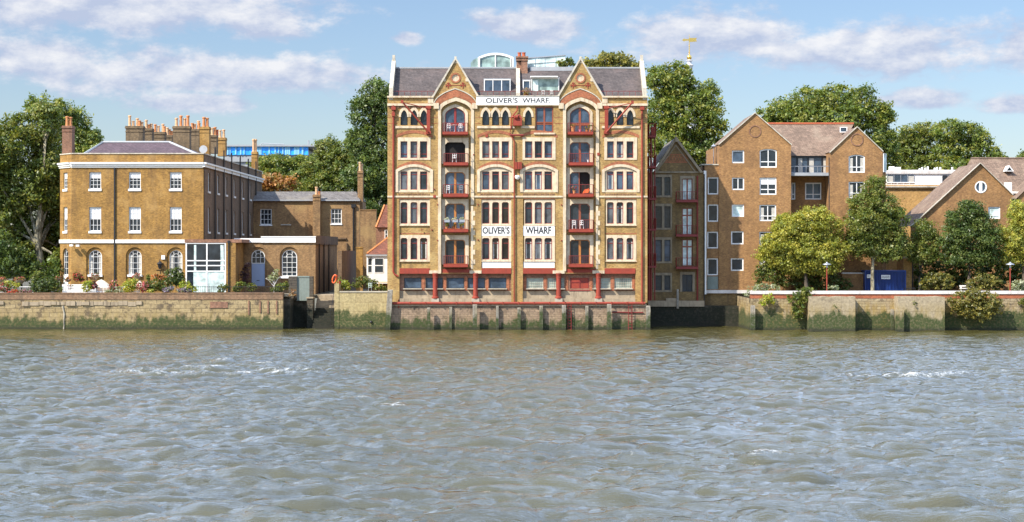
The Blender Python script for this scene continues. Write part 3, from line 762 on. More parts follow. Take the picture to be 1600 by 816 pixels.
# things standing on the balconies
def chair_parts(fr, u, v, d, sc, mat, t):
    k = sc
    m = MB(fr); m.box(u-2.6*k, u+2.6*k, v-7*k, v-6.2*k, d, d+.36*k); part(m, 'seat', mat, t)
    m = MB(fr)
    for a in (-2.5, 0, 2.5): m.ftube([(u+a*k,v-6.6*k,d+.34*k),(u+a*k,v-13*k,d+.42*k)], .02*k, 4)
    m.ftube([(u-2.6*k,v-13*k,d+.42*k),(u+2.6*k,v-13*k,d+.42*k)], .028*k, 4); m.ftube([(u-2.6*k,v-10*k,d+.38*k),(u+2.6*k,v-10*k,d+.38*k)], .02*k, 4)
    part(m, 'backrest', mat, t)
    for a in (-2.4, 2.4):
        for e in (.03, .33): part(MB(fr).ftube([(u+a*k,v-6.6*k,d+e*k),(u+a*k*1.1,v,d+e*k)], .018*k, 4), 'leg', mat, t)
def chair(u, v, d, mat, label, sc=1.0, fr=F0, group='chairs on the warehouse balconies'):
    t = thing('garden_chair', label, 'chair', fr(u, v, d), group); chair_parts(fr, u, v, d, sc, mat, t); return t
def table(u, v, d, mat, label, fr=F0, h=11, w=4.4):
    t = thing('garden_table', label, 'table', fr(u, v, d))
    c = fr(u, v, d); H = h*fr.s
    part(MB().lathe(c, [(w*fr.s,H-.03),(w*fr.s,H)], 12), 'tabletop', mat, t)
    m = MB().lathe(c, [(.03,0),(.03,H-.03)], 6).lathe(c, [(w*.6*fr.s,0),(w*.5*fr.s,.03)], 10); part(m, 'pedestal', mat, t)
wm = M['white_clean']
chair(701, 206.6, -.2, wm, 'white metal chair left of the little table on the top left balcony')
chair(719.5, 206.6, -.2, wm, 'white metal chair right of the little table on the top left balcony')
table(710.3, 206.6, -.25, wm, 'small round white table on the top left balcony')
chair(710, 254.2, -.2, wm, 'lone white slatted chair on the dark balcony below the top left one', 1.1)
chair(700, 303.2, -.2, wm, 'pale chair at the left of the middle left balcony')
chair(720, 303.2, -.2, M['steel'], 'pale chair at the right of the middle left balcony')
chair(897, 358.2, -.2, wm, 'white chair at the left of the balcony beside the WHARF panel', 1.05)
chair(909, 358.2, -.2, wm, 'white chair at the right of the balcony beside the WHARF panel', 1.05)
chair(897, 254.4, -.15, M['black'], 'dark metal chair on the balcony under the terracotta pot balcony')
chair(849, 152, .5, wm, 'white chair in front of the right roof dormer', .9, group='terrace chairs'); chair(862, 152, .5, wm, 'white terrace chair nearest the right gable, before the glazed dormer', .9, group='terrace chairs')

# ================================================================ leaves
PAL = {'plane': [(.15,.18,.03),(.10,.14,.028),(.2,.205,.04),(.075,.11,.024)], 'dark': [(.06,.095,.022),(.085,.125,.028),(.045,.07,.018),(.12,.15,.036)],
       'mid': [(.10,.13,.026),(.14,.165,.034),(.07,.1,.02),(.17,.17,.035)], 'yellow': [(.24,.24,.04),(.2,.21,.035),(.29,.26,.045),(.13,.15,.028)],
       'olive': [(.18,.17,.04),(.14,.14,.034),(.24,.21,.045),(.09,.1,.024)], 'brown': [(.34,.17,.06),(.26,.13,.045),(.2,.15,.04)],
       'lime': [(.3,.34,.04),(.22,.27,.04),(.4,.38,.06)], 'silver': [(.36,.37,.26),(.28,.31,.18),(.2,.24,.12)], 'purple': [(.09,.04,.045),(.065,.035,.04),(.11,.06,.05)],
       'redgreen': [(.1,.13,.025),(.07,.1,.022)]}
rng = np.random.default_rng(11)
def leaf_mesh(name, lobes, pal, size, per, clumps, mat=None, flower=None, flower_frac=0.0, core=True, clump_r=.5, parent=None, origin=None, shell=(.62,1.02), elong=1.0):
    """many leaf faces in clumps spread through lobes [(x,y,z,rx,ry,rz)]"""
    P, N, COL = [], [], []
    pal = np.array(PAL[pal] if isinstance(pal, str) else pal)*(1.4 if pal != 'yellow' else 1.6) if parent is not None and isinstance(pal, str) else np.array(PAL[pal] if isinstance(pal, str) else pal)*1.15
    for (x, y, z, rx, ry, rz) in lobes:
        area = 4*math.pi*((rx*ry)**1.6/3+(rx*rz)**1.6/3+(ry*rz)**1.6/3)**(1/1.6)
        n = max(3, int(area*clumps))
        for layer, (nn, r0, r1) in enumerate(((n, shell[0], shell[1]), (int(n*.22) if core else 0, .25, .62))):
            if nn == 0: continue
            dirs = rng.normal(size=(nn, 3)); dirs /= np.linalg.norm(dirs, axis=1)[:, None]
            rad = rng.uniform(r0, r1, nn)[:, None]
            cen = np.array([x, y, z])+dirs*rad*np.array([rx, ry, rz])
            ccol = pal[rng.integers(0, len(pal), nn)]*rng.uniform(.84, 1.2, (nn, 1))
            cr = clump_r*rng.uniform(.6, 1.3, (nn, 1))
            for q in range(per if layer == 0 else max(3, int(per*.6))):
                off = rng.normal(size=(nn, 3))*.5*cr
                off[:, 2] *= .7
                P.append(cen+off); nd = dirs*.8+rng.normal(size=(nn, 3))*.75+np.array([0, 0, .35])
                N.append(nd/np.linalg.norm(nd, axis=1)[:, None])
                cc = ccol*rng.uniform(.8, 1.22, (nn, 1))
                if flower is not None and layer == 0:
                    fm = rng.random(nn) < flower_frac
                    fl = np.array(flower); cc[fm] = fl[rng.integers(0, len(fl), fm.sum())]*rng.uniform(.7, 1.2, (fm.sum(), 1))
                COL.append(cc)
    P, N, COL = np.concatenate(P), np.concatenate(N), np.concatenate(COL)
    n = len(P)
    t = rng.normal(size=(n, 3)); a = np.cross(N, t); a /= np.linalg.norm(a, axis=1)[:, None]; b = np.cross(N, a)
    s = size*rng.uniform(.4, 1.45, (n, 1))*.5
    # a leaf spray: pointed quad, slightly folded
    v = np.stack([P-a*s*1.35*elong, P+b*s*.75+N*s*.2, P+a*s*1.35*elong, P-b*s*.75+N*s*.2], axis=1).reshape(-1, 3)
    o0 = np.array(origin if origin is not None else P.mean(axis=0)); v = v-o0
    me = D.meshes.new(name); me.vertices.add(4*n); me.vertices.foreach_set('co', v.astype(np.float32).ravel())
    me.loops.add(4*n); me.loops.foreach_set('vertex_index', np.arange(4*n, dtype=np.int32))
    me.polygons.add(n); me.polygons.foreach_set('loop_start', np.arange(0, 4*n, 4, dtype=np.int32)); me.polygons.foreach_set('loop_total', np.full(n, 4, dtype=np.int32))
    me.update(calc_edges=True)
    ca = me.color_attributes.new('leaf', 'FLOAT_COLOR', 'POINT')
    c4 = np.ones((n, 4, 4), dtype=np.float32); c4[:, :, :3] = COL[:, None, :]
    ca.data.foreach_set('color', c4.ravel())
    me.materials.append(mat or M['leaf'])
    ob = D.objects.new(name, me); C.objects.link(ob)
    if parent is not None: ob.parent = parent
    else: ob.location = o0
    return ob
NLEAF = 0
def tree(name, label, Y, lobes, trunk, pal, size=.34, per=14, clumps=1.0, dep=.9, seed=1, bark='bark', tr=.35, group=None, clump_r=.55, jy=.35, elong=1.0):
    """lobes in photo units at distance Y: (px, py, rx, ry[, dy]); trunk = (px, base z)"""
    s = (CAM_D+Y)/FPX; rd = random.Random(seed)
    base = Vector((X(trunk[0], Y), Y, trunk[1]))
    t = thing(name, label, 'tree', base, group)
    L = []
    for l in lobes:
        px, py, rx, ry = l[:4]; r = (rx+ry)/2*s
        y = Y+(l[4] if len(l) > 4 else rd.uniform(-jy, jy)*r)
        L.append((X(px, Y), y, Z(py, Y), rx*s, r*dep, ry*s))
    # ragged outline: satellite sprays round every lobe
    S = []
    for (x, y, z, a, b, c) in L:
        for k in range(int(6+a*1.5)):
            th = rd.uniform(0, 2*math.pi); ph = rd.uniform(-.5, 1.0)
            q = rd.uniform(.85, 1.17); rr = rd.uniform(.12, .3)
            S.append((x+a*q*math.cos(th)*math.cos(ph), y+b*q*math.sin(th)*math.cos(ph), z+c*q*math.sin(ph), a*rr, b*rr, c*rr))
    leaf_mesh('crown', L+S, pal, size, per, clumps, parent=t, origin=base, clump_r=clump_r, elong=elong)
    m = MB()
    top = max(L, key=lambda q: q[2]); cx = sum(q[0] for q in L)/len(L); cz = sum(q[2] for q in L)/len(L)
    mid = Vector((base.x+(cx-base.x)*.4+rd.uniform(-.3,.3), Y, base.z+(cz-base.z)*.62))
    m.tube([base-Vector((0,0,.3)), base.lerp(mid, .5)+Vector((rd.uniform(-.15,.15),0,0)), mid, mid.lerp(Vector(top[:3]), .6), Vector(top[:3])], [tr*1.25, tr, tr*.85, tr*.45, tr*.12], 9)
    part(m, 'trunk', M[bark], t, smooth=True)
    m = MB()
    for (x, y, z, a, b, c) in L:
        p = base.lerp(mid, rd.uniform(.75, 1.0)); e = Vector((x, y, z)); h = p.lerp(e, .5)+Vector((rd.uniform(-.4,.4), 0, rd.uniform(.1,.6)))
        m.tube([p, h, e], [tr*.45, tr*.25, tr*.07], 6)
        for k in range(3):
            e2 = e+Vector((rd.uniform(-1,1)*a*.8, rd.uniform(-1,1)*b*.8, rd.uniform(-.3,1)*c*.8)); m.tube([h.lerp(e, .5), h.lerp(e2, .7)+Vector((0,0,.2)), e2], [tr*.14, tr*.09, tr*.03], 5)
    part(m, 'branch', M[bark], t)
    return t
def bush(name, label, Y, lobes, pal, size=.16, per=10, clumps=5, dep=.8, flower=None, ff=0.0, group=None, cat='shrub', clump_r=.16, elong=1.0):
    s = (CAM_D+Y)/FPX
    L = [(X(l[0], Y), Y+(l[4] if len(l) > 4 else 0), Z(l[1], Y), l[2]*s, (l[2]+l[3])/2*s*dep, l[3]*s) for l in lobes]
    z0 = min(q[2]-q[5] for q in L); base = (sum(q[0] for q in L)/len(L), Y, z0)
    o = leaf_mesh(name, L, pal, size, per, clumps, flower=flower, flower_frac=ff, clump_r=clump_r, origin=base, elong=elong)
    o['label'] = label; o['category'] = cat
    if group: o['group'] = group
    return o
PINK = [(.75,.16,.22),(.65,.08,.12),(.8,.3,.35)]; REDF = [(.6,.03,.02),(.7,.08,.03)]; WHITEF = [(.8,.78,.7)]; LILAC = [(.28,.2,.38),(.22,.17,.3)]; ORANGEF = [(.65,.2,.06),(.5,.14,.07)]
YELF = [(.75,.55,.06)]
# balcony planters and pots
def pot(u, v, d, w, h, mat, label, pal=None, fl=None, ff=0, ph=5, fr=F0, name='plant_pot'):
    c = fr(u, v, d); s = fr.s
    t = thing(name, label, 'plant pot', c, None)
    part(MB().lathe(c, [(w*.36*s,0),(w*.5*s,h*s*.88),(w*.56*s,h*s*.88),(w*.56*s,h*s)], 10), 'pot', mat, t)
    if pal: leaf_mesh('foliage', [(c.x, c.y, c.z+(h+ph*.45)*s, w*.75*s, w*.6*s, ph*.6*s)], pal, .11, 10, 14, flower=fl, flower_frac=ff, clump_r=.09, parent=t, origin=c)
for u, lab in ((699,'left of three window boxes of white flowers on the balcony beside the OLIVER\'S panel'),(711.5,'middle of three window boxes of white flowers on the balcony beside the OLIVER\'S panel'),(722.5,'right of three window boxes of white flowers on the balcony beside the OLIVER\'S panel')):
    t = thing('window_box', lab, 'window box', F0(u, 348, -.75), 'window boxes on one balcony')
    part(MB(F0).box(u-4.2, u+4.2, 343.5, 347.6, -.85, -.62), 'trough', M['steel'], t)
    c = F0(u, 342.5, -.73); leaf_mesh('flowers', [(c.x, c.y, c.z, .27, .16, .17)], 'silver', .1, 9, 22, flower=WHITEF, flower_frac=.4, clump_r=.08, parent=t, origin=F0(u, 348, -.75))
for k, (u, lab) in enumerate(((698,'leafy potted plant at the left foot of the balcony with white flower boxes'),(709,'low potted plant in the middle of the balcony with white flower boxes'),(721,'yellowish potted plant at the right foot of the balcony with white flower boxes'))):
    pot(u, 358.3, -.2, 5, 4, M['terracotta'], lab, ['mid','redgreen','lime'][k], None, 0, 6)
pot(895.2, 206.8, -.15, 6.4, 9.5, M['terracotta'], 'large orange terracotta pot on the top right balcony', 'olive', None, 0, 4)
pot(906, 206.8, -.2, 3.4, 4, M['pink'], 'little pink pot in the middle of the top right balcony')
pot(917, 206.8, -.1, 4.4, 3.5, M['terracotta'], 'bushy potted plant left of two at the right end of the top right balcony', 'olive', None, 0, 8)
pot(922, 206.8, -.1, 4.0, 3.5, M['terracotta'], 'bushy potted plant at the very right end of the top right balcony', 'mid', None, 0, 9)
pot(897, 303, -.2, 5, 5, M['terracotta'], 'pot of pink and white flowers on the balcony with the open door', 'mid', PINK+WHITEF, .6, 7)
mm = MB(F0); mm.plate([(910,302.5),(913,296.5),(919.5,294.5),(921.5,297),(919,301.5)], (), -.3, .0, True)
solo(mm, 'cushion', M['orange'], 'orange cushion leaning on the balcony with the open door', 'cushion')
pot(918.5, 254, -.2, 3, 4, M['white'], 'small white pot at the right of the balcony under the terracotta pot balcony')
pot(821.5, 152, .4, 7, 3, M['terracotta'], 'spiky straw-coloured grass in a planter on the roof terrace between the dormers', [(.3,.2,.06),(.2,.16,.05),(.35,.25,.1)], None, 0, 12)
bush('rooftop_shrub', 'green shrub growing beside the glass screen on the warehouse roof', 5, [(880,99,9,7),(890,97,6,8)], 'mid', .3, 10, 4, clump_r=.25)
# ================================================================ GEORGIAN TERRACE (left)
YH = 7.0; FH = PF(YH); sH = FH.s
gh = thing('terrace_house', 'three-storey brown brick Georgian house with white sash windows and many chimney stacks', 'house', (X(205,YH), YH, 3.2))
xR = X(318, YH); LEN = 41.4
zg = 3.0; vg = HZ-(zg-CAM_H)/sH
wins = []
cx = [148.6, 210.6, 274.4]
def sash(parent, fr, u0, u1, v0, v1, blind, d=.13, cols=3, rows=(.25,.5,.75)):
    return window(parent, fr, u0, u1, v0, v1, d, cols=cols, rows=rows, fw=1.0, bar=.5, fm=M['white_clean'], sill=(3.4,1.2), sill_m=M['white_clean'], blind=blind)
hl = []; arches = []
for c in cx:
    hl += [outline(c-9.3, c+9.3, 269, 295.5), outline(c-9.3, c+9.3, 323.5, 361.5), outline(c-14, c+14, 386.5, 450, 'round')]
front = MB(FH).plate([(111.5,vg),(111.5,262),(318,262),(318,vg)], hl, 0, .4)
front.box(111.5, 318, 240.6, 254, 0, .4)
fU = Vector((-.64, .7684, 0)); fN = Vector((.7684, .64, 0))
FC = Frame(FH(111.5, HZ, 0), fU, fN, sH, 0, HZ)
uc = 40.0
chs = [outline(14, 28, 269, 295.5), outline(14, 28, 323.5, 361.5), outline(11, 31, 388, 450, 'round')]
front2 = MB(FC).plate([(0,vg),(0,262),(uc,262),(uc,vg)], chs, 0, .4); front2.box(0, uc, 240.6, 254, 0, .4)
fw_ = part(front, 'front_wall', M['georgian'], gh); part(front2, 'splayed_wall', M['georgian'], gh)
pC = FC(uc, HZ, 0)
for k, c in enumerate(cx):
    sash(gh, FH, c-9, c+9, 269.3, 295.3, .36); sash(gh, FH, c-9, c+9, 323.8, 361.3, .48)
    part(MB(FH).plate([p for p in outline(c-14.3, c+14.3, 386.2, 451, 'round')], [outline(c-10.2, c+10.2, 391, 429.5, 'round')], .14, .4), 'arch_recess', M['georgian'], gh)
    window(gh, FH, c-10, c+10, 391.2, 429.3, .22, 'round', None, 3, (.27,.52,.76), 1.0, .5, M['white_clean'], M['glass'], sill=(3.2,1.5), sill_m=M['white_clean'], radial=True, curtain=True)
sash(gh, FC, 14.3, 27.7, 269.3, 295.3, .36, cols=2); sash(gh, FC, 14.3, 27.7, 323.8, 361.3, .48, cols=2)
window(gh, FC, 11.3, 30.7, 388.3, 430, .2, 'round', None, 3, (.3,.52,.76), 1.0, .5, M['white_clean'], M['glass'], radial=True)
part(MB(FC).plate([(11.3,450),(11.3,430),(30.7,430),(30.7,450)], (), .1, .3), 'apron', M['white'], gh)
# shaded flank running back along the side street
FS = Frame((xR, YH, CAM_H), (0,1,0), (-1,0,0), sH, 0, HZ)
U1 = LEN/sH
sh_ = []
ys = [3.2, 8.9, 14.2, 19.8, 25.8, 31.8]
for y in ys:
    u = y/sH
    sh_ += [outline(u-8.5, u+8.5, 268, 298), outline(u-8.5, u+8.5, 323, 362)]
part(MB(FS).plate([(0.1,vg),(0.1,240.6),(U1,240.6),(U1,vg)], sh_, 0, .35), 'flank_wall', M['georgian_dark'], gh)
for y in ys:
    u = y/sH
    for v0, v1 in ((268.2,297.8),(323.2,361.8)): window(gh, FS, u-8.3, u+8.3, v0, v1, .12, cols=3, rows=(.25,.5,.75), fw=1, bar=.5, fm=M['white_clean'], sill=(3,1), sill_m=M['white'])
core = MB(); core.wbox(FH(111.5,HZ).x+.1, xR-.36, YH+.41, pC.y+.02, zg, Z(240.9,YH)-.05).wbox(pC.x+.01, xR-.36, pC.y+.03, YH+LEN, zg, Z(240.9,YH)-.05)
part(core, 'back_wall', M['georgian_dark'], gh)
cs = MB(FH); cs.box(111.3, 318.6, 253.8, 256.5, -.34, .2); cs.box(111.4, 318.4, 256.5, 259.5, -.22, .2); cs.box(111.5, 318, 259.5, 262.1, -.12, .2)
c2 = MB(FC); c2.box(0.3, uc, 253.8, 256.5, -.34, .2); c2.box(.3, uc, 256.5, 259.5, -.22, .2); c2.box(.3, uc, 259.5, 262.1, -.12, .2)
c3 = MB(FS); c3.box(-3, U1, 253.8, 256.5, -.32, .1); c3.box(-3, U1, 256.5, 261, -.18, .1)
for mbx, nm in ((cs,'cornice'),(c2,'cornice'),(c3,'cornice')): part(mbx, nm, M['white'], gh)
st = MB(FH); st.box(111.3, 318.3, 374.5, 380, -.12, .2); s2 = MB(FC); s2.box(.2, uc, 374.5, 380, -.12, .2)
part(st, 'string_course', M['white'], gh); part(s2, 'string_course', M['white'], gh)
cp = MB(FH); cp.box(111.2, 318.5, 239.2, 240.8, -.08, .5); cpx = MB(FC).box(.2, uc, 239.2, 240.8, -.08, .5); cpf = MB(FS).box(-1, U1, 239.2, 240.7, -.07, .45)
part(cp, 'parapet_coping', M['grey_stone'], gh); part(cpx, 'parapet_coping', M['grey_stone'], gh); part(cpf, 'parapet_coping', M['grey_stone'], gh)
part(MB(FH).box(178.2, 180.4, 262, vg, -.14, -.02), 'drainpipe', M['black'], gh)
for y in (6.0, 11.6, 16.8, 22.9, 29.0, 35.2):
    u = y/sH
    part(MB(FS).ftube([(u,225,-.16),(u,vg,-.16)], .085, 6), 'drainpipe', M['black'], gh)
for u, v in ((107,384),(117,384.5)):
    part(MB(FH).box(u+4, u+9, v-2, v+1, -.7, -.3).ftube([(u+6,v,-.3),(u+6,v-2,0)], .03, 4), 'security_camera', M['white'], gh)
part(MB(FH).box(252.5, 258, 399, 405.5, -.14, -.005), 'alarm_box', M['white_clean'], gh)
ln = MB(FH); ln.ftube([(244,422,-.05),(257,422,-.05)], .03, 4); ln.ftube([(250.5,422,-.05),(250.5,428,-.05)], .03, 4); ln.lathe(FH(250.5,420.5,-.25), [(.12,0),(.26,.5),(.34,.52),(.05,.8),(.03,.95)], 8)
part(ln, 'wall_lantern', M['black'], gh)
# roof
zb, zt = Z(240, YH)-.15, Z(222, YH+3)
bx0, bx1, by0, by1 = X(127, YH), xR-.55, YH+.55, YH+LEN
tx0, tx1, ty0 = X(160.5, YH+3.4), X(264, YH+3.4), YH+3.6
rm = MB()
b4 = [(bx0,by0,zb),(bx1,by0,zb),(bx1,by1,zb),(bx0,by1,zb)]; t4 = [(tx0,ty0,zt),(tx1,ty0,zt),(tx1,by1,zt),(tx0,by1,zt)]
for k in range(4): rm.face([b4[k], b4[(k+1)%4], t4[(k+1)%4], t4[k]])
rm.face(t4)
rf2 = part(rm, 'roof', M['slate_purple'], gh)
hp = MB().tube([b4[0], t4[0], t4[1], b4[1]], .16, 6); part(hp, 'ridge', M['lead'], rf2)
def chimney(parent, u0, u1, vt, vb, Y, pots, mat='chimney_brick', dep=1.1, potmats=('terracotta_pale','terracotta')):
    fr = PF(Y); m = MB(fr)
    w = u1-u0
    m.box(u0+w*.03, u1-w*.03, vt+2, vb, 0, dep); m.box(u0-w*.01, u1+w*.01, vt+1.6, vt+4, -.08, dep+.08); m.box(u0+w*.01, u1-w*.01, vt, vt+1.6, -.03, dep+.03); m.box(u0+w*.005, u1-w*.005, vt+8.5, vt+9.6, -.05, dep+.05)
    o = part(m, 'chimney', M[mat], parent)
    for k, (pu, pt) in enumerate(pots):
        z = (vt-pt)*fr.s; r = (.15 if w > 9 else .14)*1.12
        part(MB().lathe(fr(pu, vt, dep*(.35+.3*((k*7) % 3)/2)), [(r*1.15,0),(r*.95,z*.12),(r*.85,z*.82),(r*1.12,z*.86),(r*1.12,z*.96),(r*.8,z)], 10), 'chimney_pot', M[potmats[k % len(potmats)]], o)
        if k % 3 == 0 and potmats[0] != 'steel':
            pass
    return o
tp, to, trd = 'terracotta_pale', 'terracotta', 'terracotta_red'
chimney(gh, 195.5, 224, 196.8, 232, 24, [(201.5,180),(206.5,188.5),(212.5,184),(217,188),(220.5,190)], potmats=(tp,tp,tp,to))
chimney(gh, 224, 238, 200.5, 232, 29, [(227.5,187),(231,194),(234.5,192.5)], potmats=(tp,to,tp))
chimney(gh, 238.6, 257.6, 206, 236, 32, [(241.5,194),(246,196),(252.8,193),(256,197)], potmats=(to,tp,tp,to))
chimney(gh, 258.4, 269, 211, 236, 36, [(260.5,199),(263.5,201.5),(266.5,204)], potmats=(tp,to,to))
chimney(gh, 269.3, 296.8, 197, 238, 15, [(274.6,184),(281.2,180),(286.7,184),(292.6,180)], potmats=(tp,to,tp,to))
chimney(gh, 297.4, 311, 201.6, 238, 22, [(299.5,192),(303,193),(308.3,188),(310,192)], potmats=(to,tp,tp,to))
chimney(gh, 311.4, 327, 198, 243, 10, [(317.6,182.5),(322.4,183.5)], 'georgian', potmats=(to,to))
chimney(gh, 327.6, 338.6, 211, 240, 27, [(330.8,199.5),(334.8,198),(337.5,202)], potmats=(tp,to,trd))
chimney(gh, 339.2, 352.4, 215, 244, 33, [(343,203),(348.4,202)], 'georgian', potmats=(tp,tp))
chimney(gh, 392.5, 402, 237, 270, 44, [(395.5,217),(398.5,217)], 'georgian', potmats=(tp,tp))
chimney(gh, 96.5, 113, 196.4, 242, YH+1.6, [(103.4,181.5),(108.2,182.5)], 'redpanel', potmats=(to,to))
ds = MB(); cdish = FH(312, 232, 2.2)
for k in range(5):
    pass
dm = MB(); dm.lathe((0,0,0), [(.02,0),(.2,.03),(.38,.1),(.42,.14)], 16)
mt = Matrix.Rotation(R(80), 3, 'X'); dm.v = [tuple(mt @ Vector(p)+cdish) for p in dm.v]; dm.tube([cdish, cdish+Vector((0,.1,-.9))], .04, 5)
part(dm, 'satellite_dish', M['lead'], gh)
# ---------------------------------------------------------------- glazed garden room
YG = 4.5; FG = PF(YG); vgG = HZ-(zg-CAM_H)/FG.s
cr = thing('garden_room', 'white framed glazed garden room with a brick end block against the brown brick house', 'extension', (X(325,YG), YG, 3.2))
dpt = 2.4
m = MB(FG)
for u in (290, 322.2): m.box(u, u+2, 380, vgG, 0, .12)
m.box(351, 353, 380, vgG, .001, .121)
for v in (379.5, 406.6, 414.3, 423): m.box(290, 353, v, v+1.7, -.004, .116)
fr_ = part(m, 'glazing_frame', M['white_clean'], cr)
part(MB(FG).box(291.5, 351.5, 380.5, 423.5, .05, .08), 'pane', M['glass'], fr_)
part(MB(FG).box(302, 351.5, 425, vgG, .05, .09), 'pane', M['glass_white'], fr_)
part(MB(FG).box(291.5, 302, 425, vgG, .05, .08), 'pane', M['glass'], fr_)
m = MB(FG); m.box(303, 306.5, 383, 423, .03, .045); m.box(344.5, 349.5, 383, 423, .03, .045); part(m, 'curtain', M['glass_white'], fr_)
part(MB(FG).box(288.5, 377.6, 374, 379.4, -.05, 5.2), 'roof', M['redpanel'], cr)
part(MB(FG).box(353.1, 367, 379.4, vgG, -.03, 5.2).box(367, 368.2, 379.4, vgG, -.028, 5.2), 'brick_block', M['georgian'], cr)
m = MB(FG); m.box(289.5, 291, 423, vgG, .12, 2.3); m.box(290, 351, 423, vgG, 2.2, 2.4); part(m, 'side_panel', M['white'], cr)
part(MB(FG).ftube([(357.5,376,-.12),(357.5,vgG,-.12)], .07, 6), 'drainpipe', M['black'], cr)
part(MB(FG).box(356, 359.5, 376, 380, -.22, -.03), 'rainwater_head', M['black'], cr)
# ---------------------------------------------------------------- low arched range
YC = 9.8; FCW = PF(YC); vgC = HZ-(zg-CAM_H)/FCW.s
lr = thing('brick_annexe', 'single-storey brick range with white fascia, arched window and pale blue door', 'building', (X(435,YC), YC, 3.2))
hs = [outline(403-14, 403+14, 386, 447, 'round'), outline(452-15, 452+15, 386, 447, 'round')]
part(MB(FCW).plate([(366,vgC),(366,379),(493,379),(493,vgC)], hs, 0, .4).wbox(X(366,YC), X(493,YC)-.01, YC+.42, 32, zg, Z(374,YC)), 'wall', M['annexe_brick'], lr)
fa = MB(FCW); fa.box(366, 408, 372.5, 379, -.14, .3); fa.box(408, 493.5, 371, 379.2, -.17, .3); fa.box(408, 493.8, 369.4, 371, -.22, .3); part(fa, 'fascia', M['white_clean'], lr)
FCS = Frame((X(493,YC), YC, CAM_H), (0,1,0), (-1,0,0), FCW.s, 0, HZ)
part(MB(FCS).box(.2, 22/FCW.s, 368, 382, -.12, .1), 'eaves', M['georgian_dark'], lr)
for y in (2.5, 7, 12): part(MB(FCS).ftube([(y/FCW.s,380,-.12),(y/FCW.s,vgC,-.12)], .07, 5), 'drainpipe', M['black'], lr)
for c, w_ in ((403,10.5),(452,12)):
    part(MB(FCW).plate(outline(c-w_-3.8, c+w_+3.8, 385.7, 448, 'round'), [outline(c-w_-.3, c+w_+.3, 390.5, 447.5, 'round')], .14, .4), 'arch_recess', M['annexe_brick'], lr)
window(lr, FCW, 392.6, 413.4, 390.7, 412, .22, 'round', None, 3, (.55,), 1.1, .55, M['white_clean'], M['glass'], radial=True)
dr = part(MB(FCW).box(392.8, 413.2, 412.4, 453, .2, .3), 'door', M['door_blue'], lr)
m = MB(FCW); m.box(400.5, 405, 438, 439, .19, .2); part(m, 'letter_box', M['black'], dr)
m = MB(FCW); m.box(395, 402.3, 418, 434, .19, .2); m.box(403.7, 411, 418, 434, .188, .2); m.box(395, 402.3, 441, 450, .19, .2); m.box(403.7, 411, 441, 450, .188, .2); part(m, 'door_panel', M['door_blue'], dr)
window(lr, FCW, 440.2, 463.8, 390.7, 432, .22, 'round', None, 3, (.27,.48,.66,.84), 1.1, .6, M['white_clean'], M['glass'], sill=(3,2), sill_m=M['white_clean'], radial=True)
part(MB(FCW).plate([(440,447.5),(440,432.2),(464,432.2),(464,447.5)], (), .2, .35), 'apron', M['annexe_brick'], lr)
# ---------------------------------------------------------------- rear range
YD = 41.0; FD = PF(YD); vgD = HZ-(zg-CAM_H)/FD.s
rr_ = thing('rear_house', 'two-storey brown brick rear range with slate roof and two sash windows, behind the white fascia', 'house', (X(480,YD), YD, 3.2))
hs = [outline(406.5, 424.5, 326.5, 351.5), outline(517, 534, 326, 350)]
part(MB(FD).plate([(396,vgD),(396,313),(562,313),(562,vgD)], hs, 0, .4).wbox(X(396,YD), X(562,YD)-.01, YD+.42, YD+9, zg, Z(313.5,YD)), 'wall', M['annexe_brick'], rr_)
for a, c, v0, v1 in ((406.7,424.3,326.7,351.3),(517.2,533.8,326.2,349.8)): window(rr_, FD, a, c, v0, v1, .14, cols=3, rows=(.33,.66), fw=1.2, bar=.55, fm=M['white_clean'], sill=(1.8,1), sill_m=M['white_clean'])
part(MB(FD).box(439, 455, 350.5, 352.2, -.1, .05), 'blind_window_sill', M['grey_stone'], rr_)
m = MB()
za, zb_ = Z(313, YD), Z(299.5, YD+2.2)
m.face([(X(395,YD),YD-.25,za),(X(563,YD),YD-.25,za),(X(556,YD+2.2),YD+2.2,zb_),(X(401,YD+2.2),YD+2.2,zb_)]); m.face([(X(401,YD+2.2),YD+2.2,zb_),(X(556,YD+2.2),YD+2.2,zb_),(X(556,YD+2.2),YD+8,zb_),(X(401,YD+2.2),YD+8,zb_)]); m.face([(X(563,YD),YD-.25,za),(X(556,YD+2.2),YD+2.2,zb_),(X(556,YD+2.2),YD+8,zb_),(X(563,YD),YD+9,za)])
m.face([(X(395,YD),YD-.25,za),(X(401,YD+2.2),YD+2.2,zb_),(X(401,YD+2.2),YD+8,zb_),(X(395,YD),YD+9,za)])
part(m, 'roof', M['slate_grey'], rr_)
part(MB(FD).box(395, 563, 312.4, 314.2, -.32, .1), 'gutter', M['lead'], rr_)
chimney(rr_, 488.5, 500.5, 304, 372, YD-.9, [(494,292),(498,299)], 'annexe_brick', .9, potmats=(tp,to))
chimney(rr_, 558.5, 567, 267, 340, YD+.5, [(562,253),(564.5,256)], 'annexe_brick', 1.2, potmats=(tp,tp))
part(MB(FD).ftube([(552.5,321,-.15),(552.5,vgD,-.15)], .11, 6).box(549, 556, 319.5, 324.5, -.3, -.02), 'drainpipe', M['black'], rr_)
part(MB(FD).box(507, 541, 371.5, 374, -.2, .1).box(541, 543, 380, vgD, -.3, 0), 'ledge', M['georgian_dark'], rr_)
wl = MB(PF(34)); wl.box(562.8, 588, 329, 470, 0, .5); wl.box(562.2, 588.6, 327.5, 329, -.06, .56)
solo(wl, 'yard_wall', M['annexe_brick'], 'tall narrow brick yard wall behind the white bay window', 'wall')
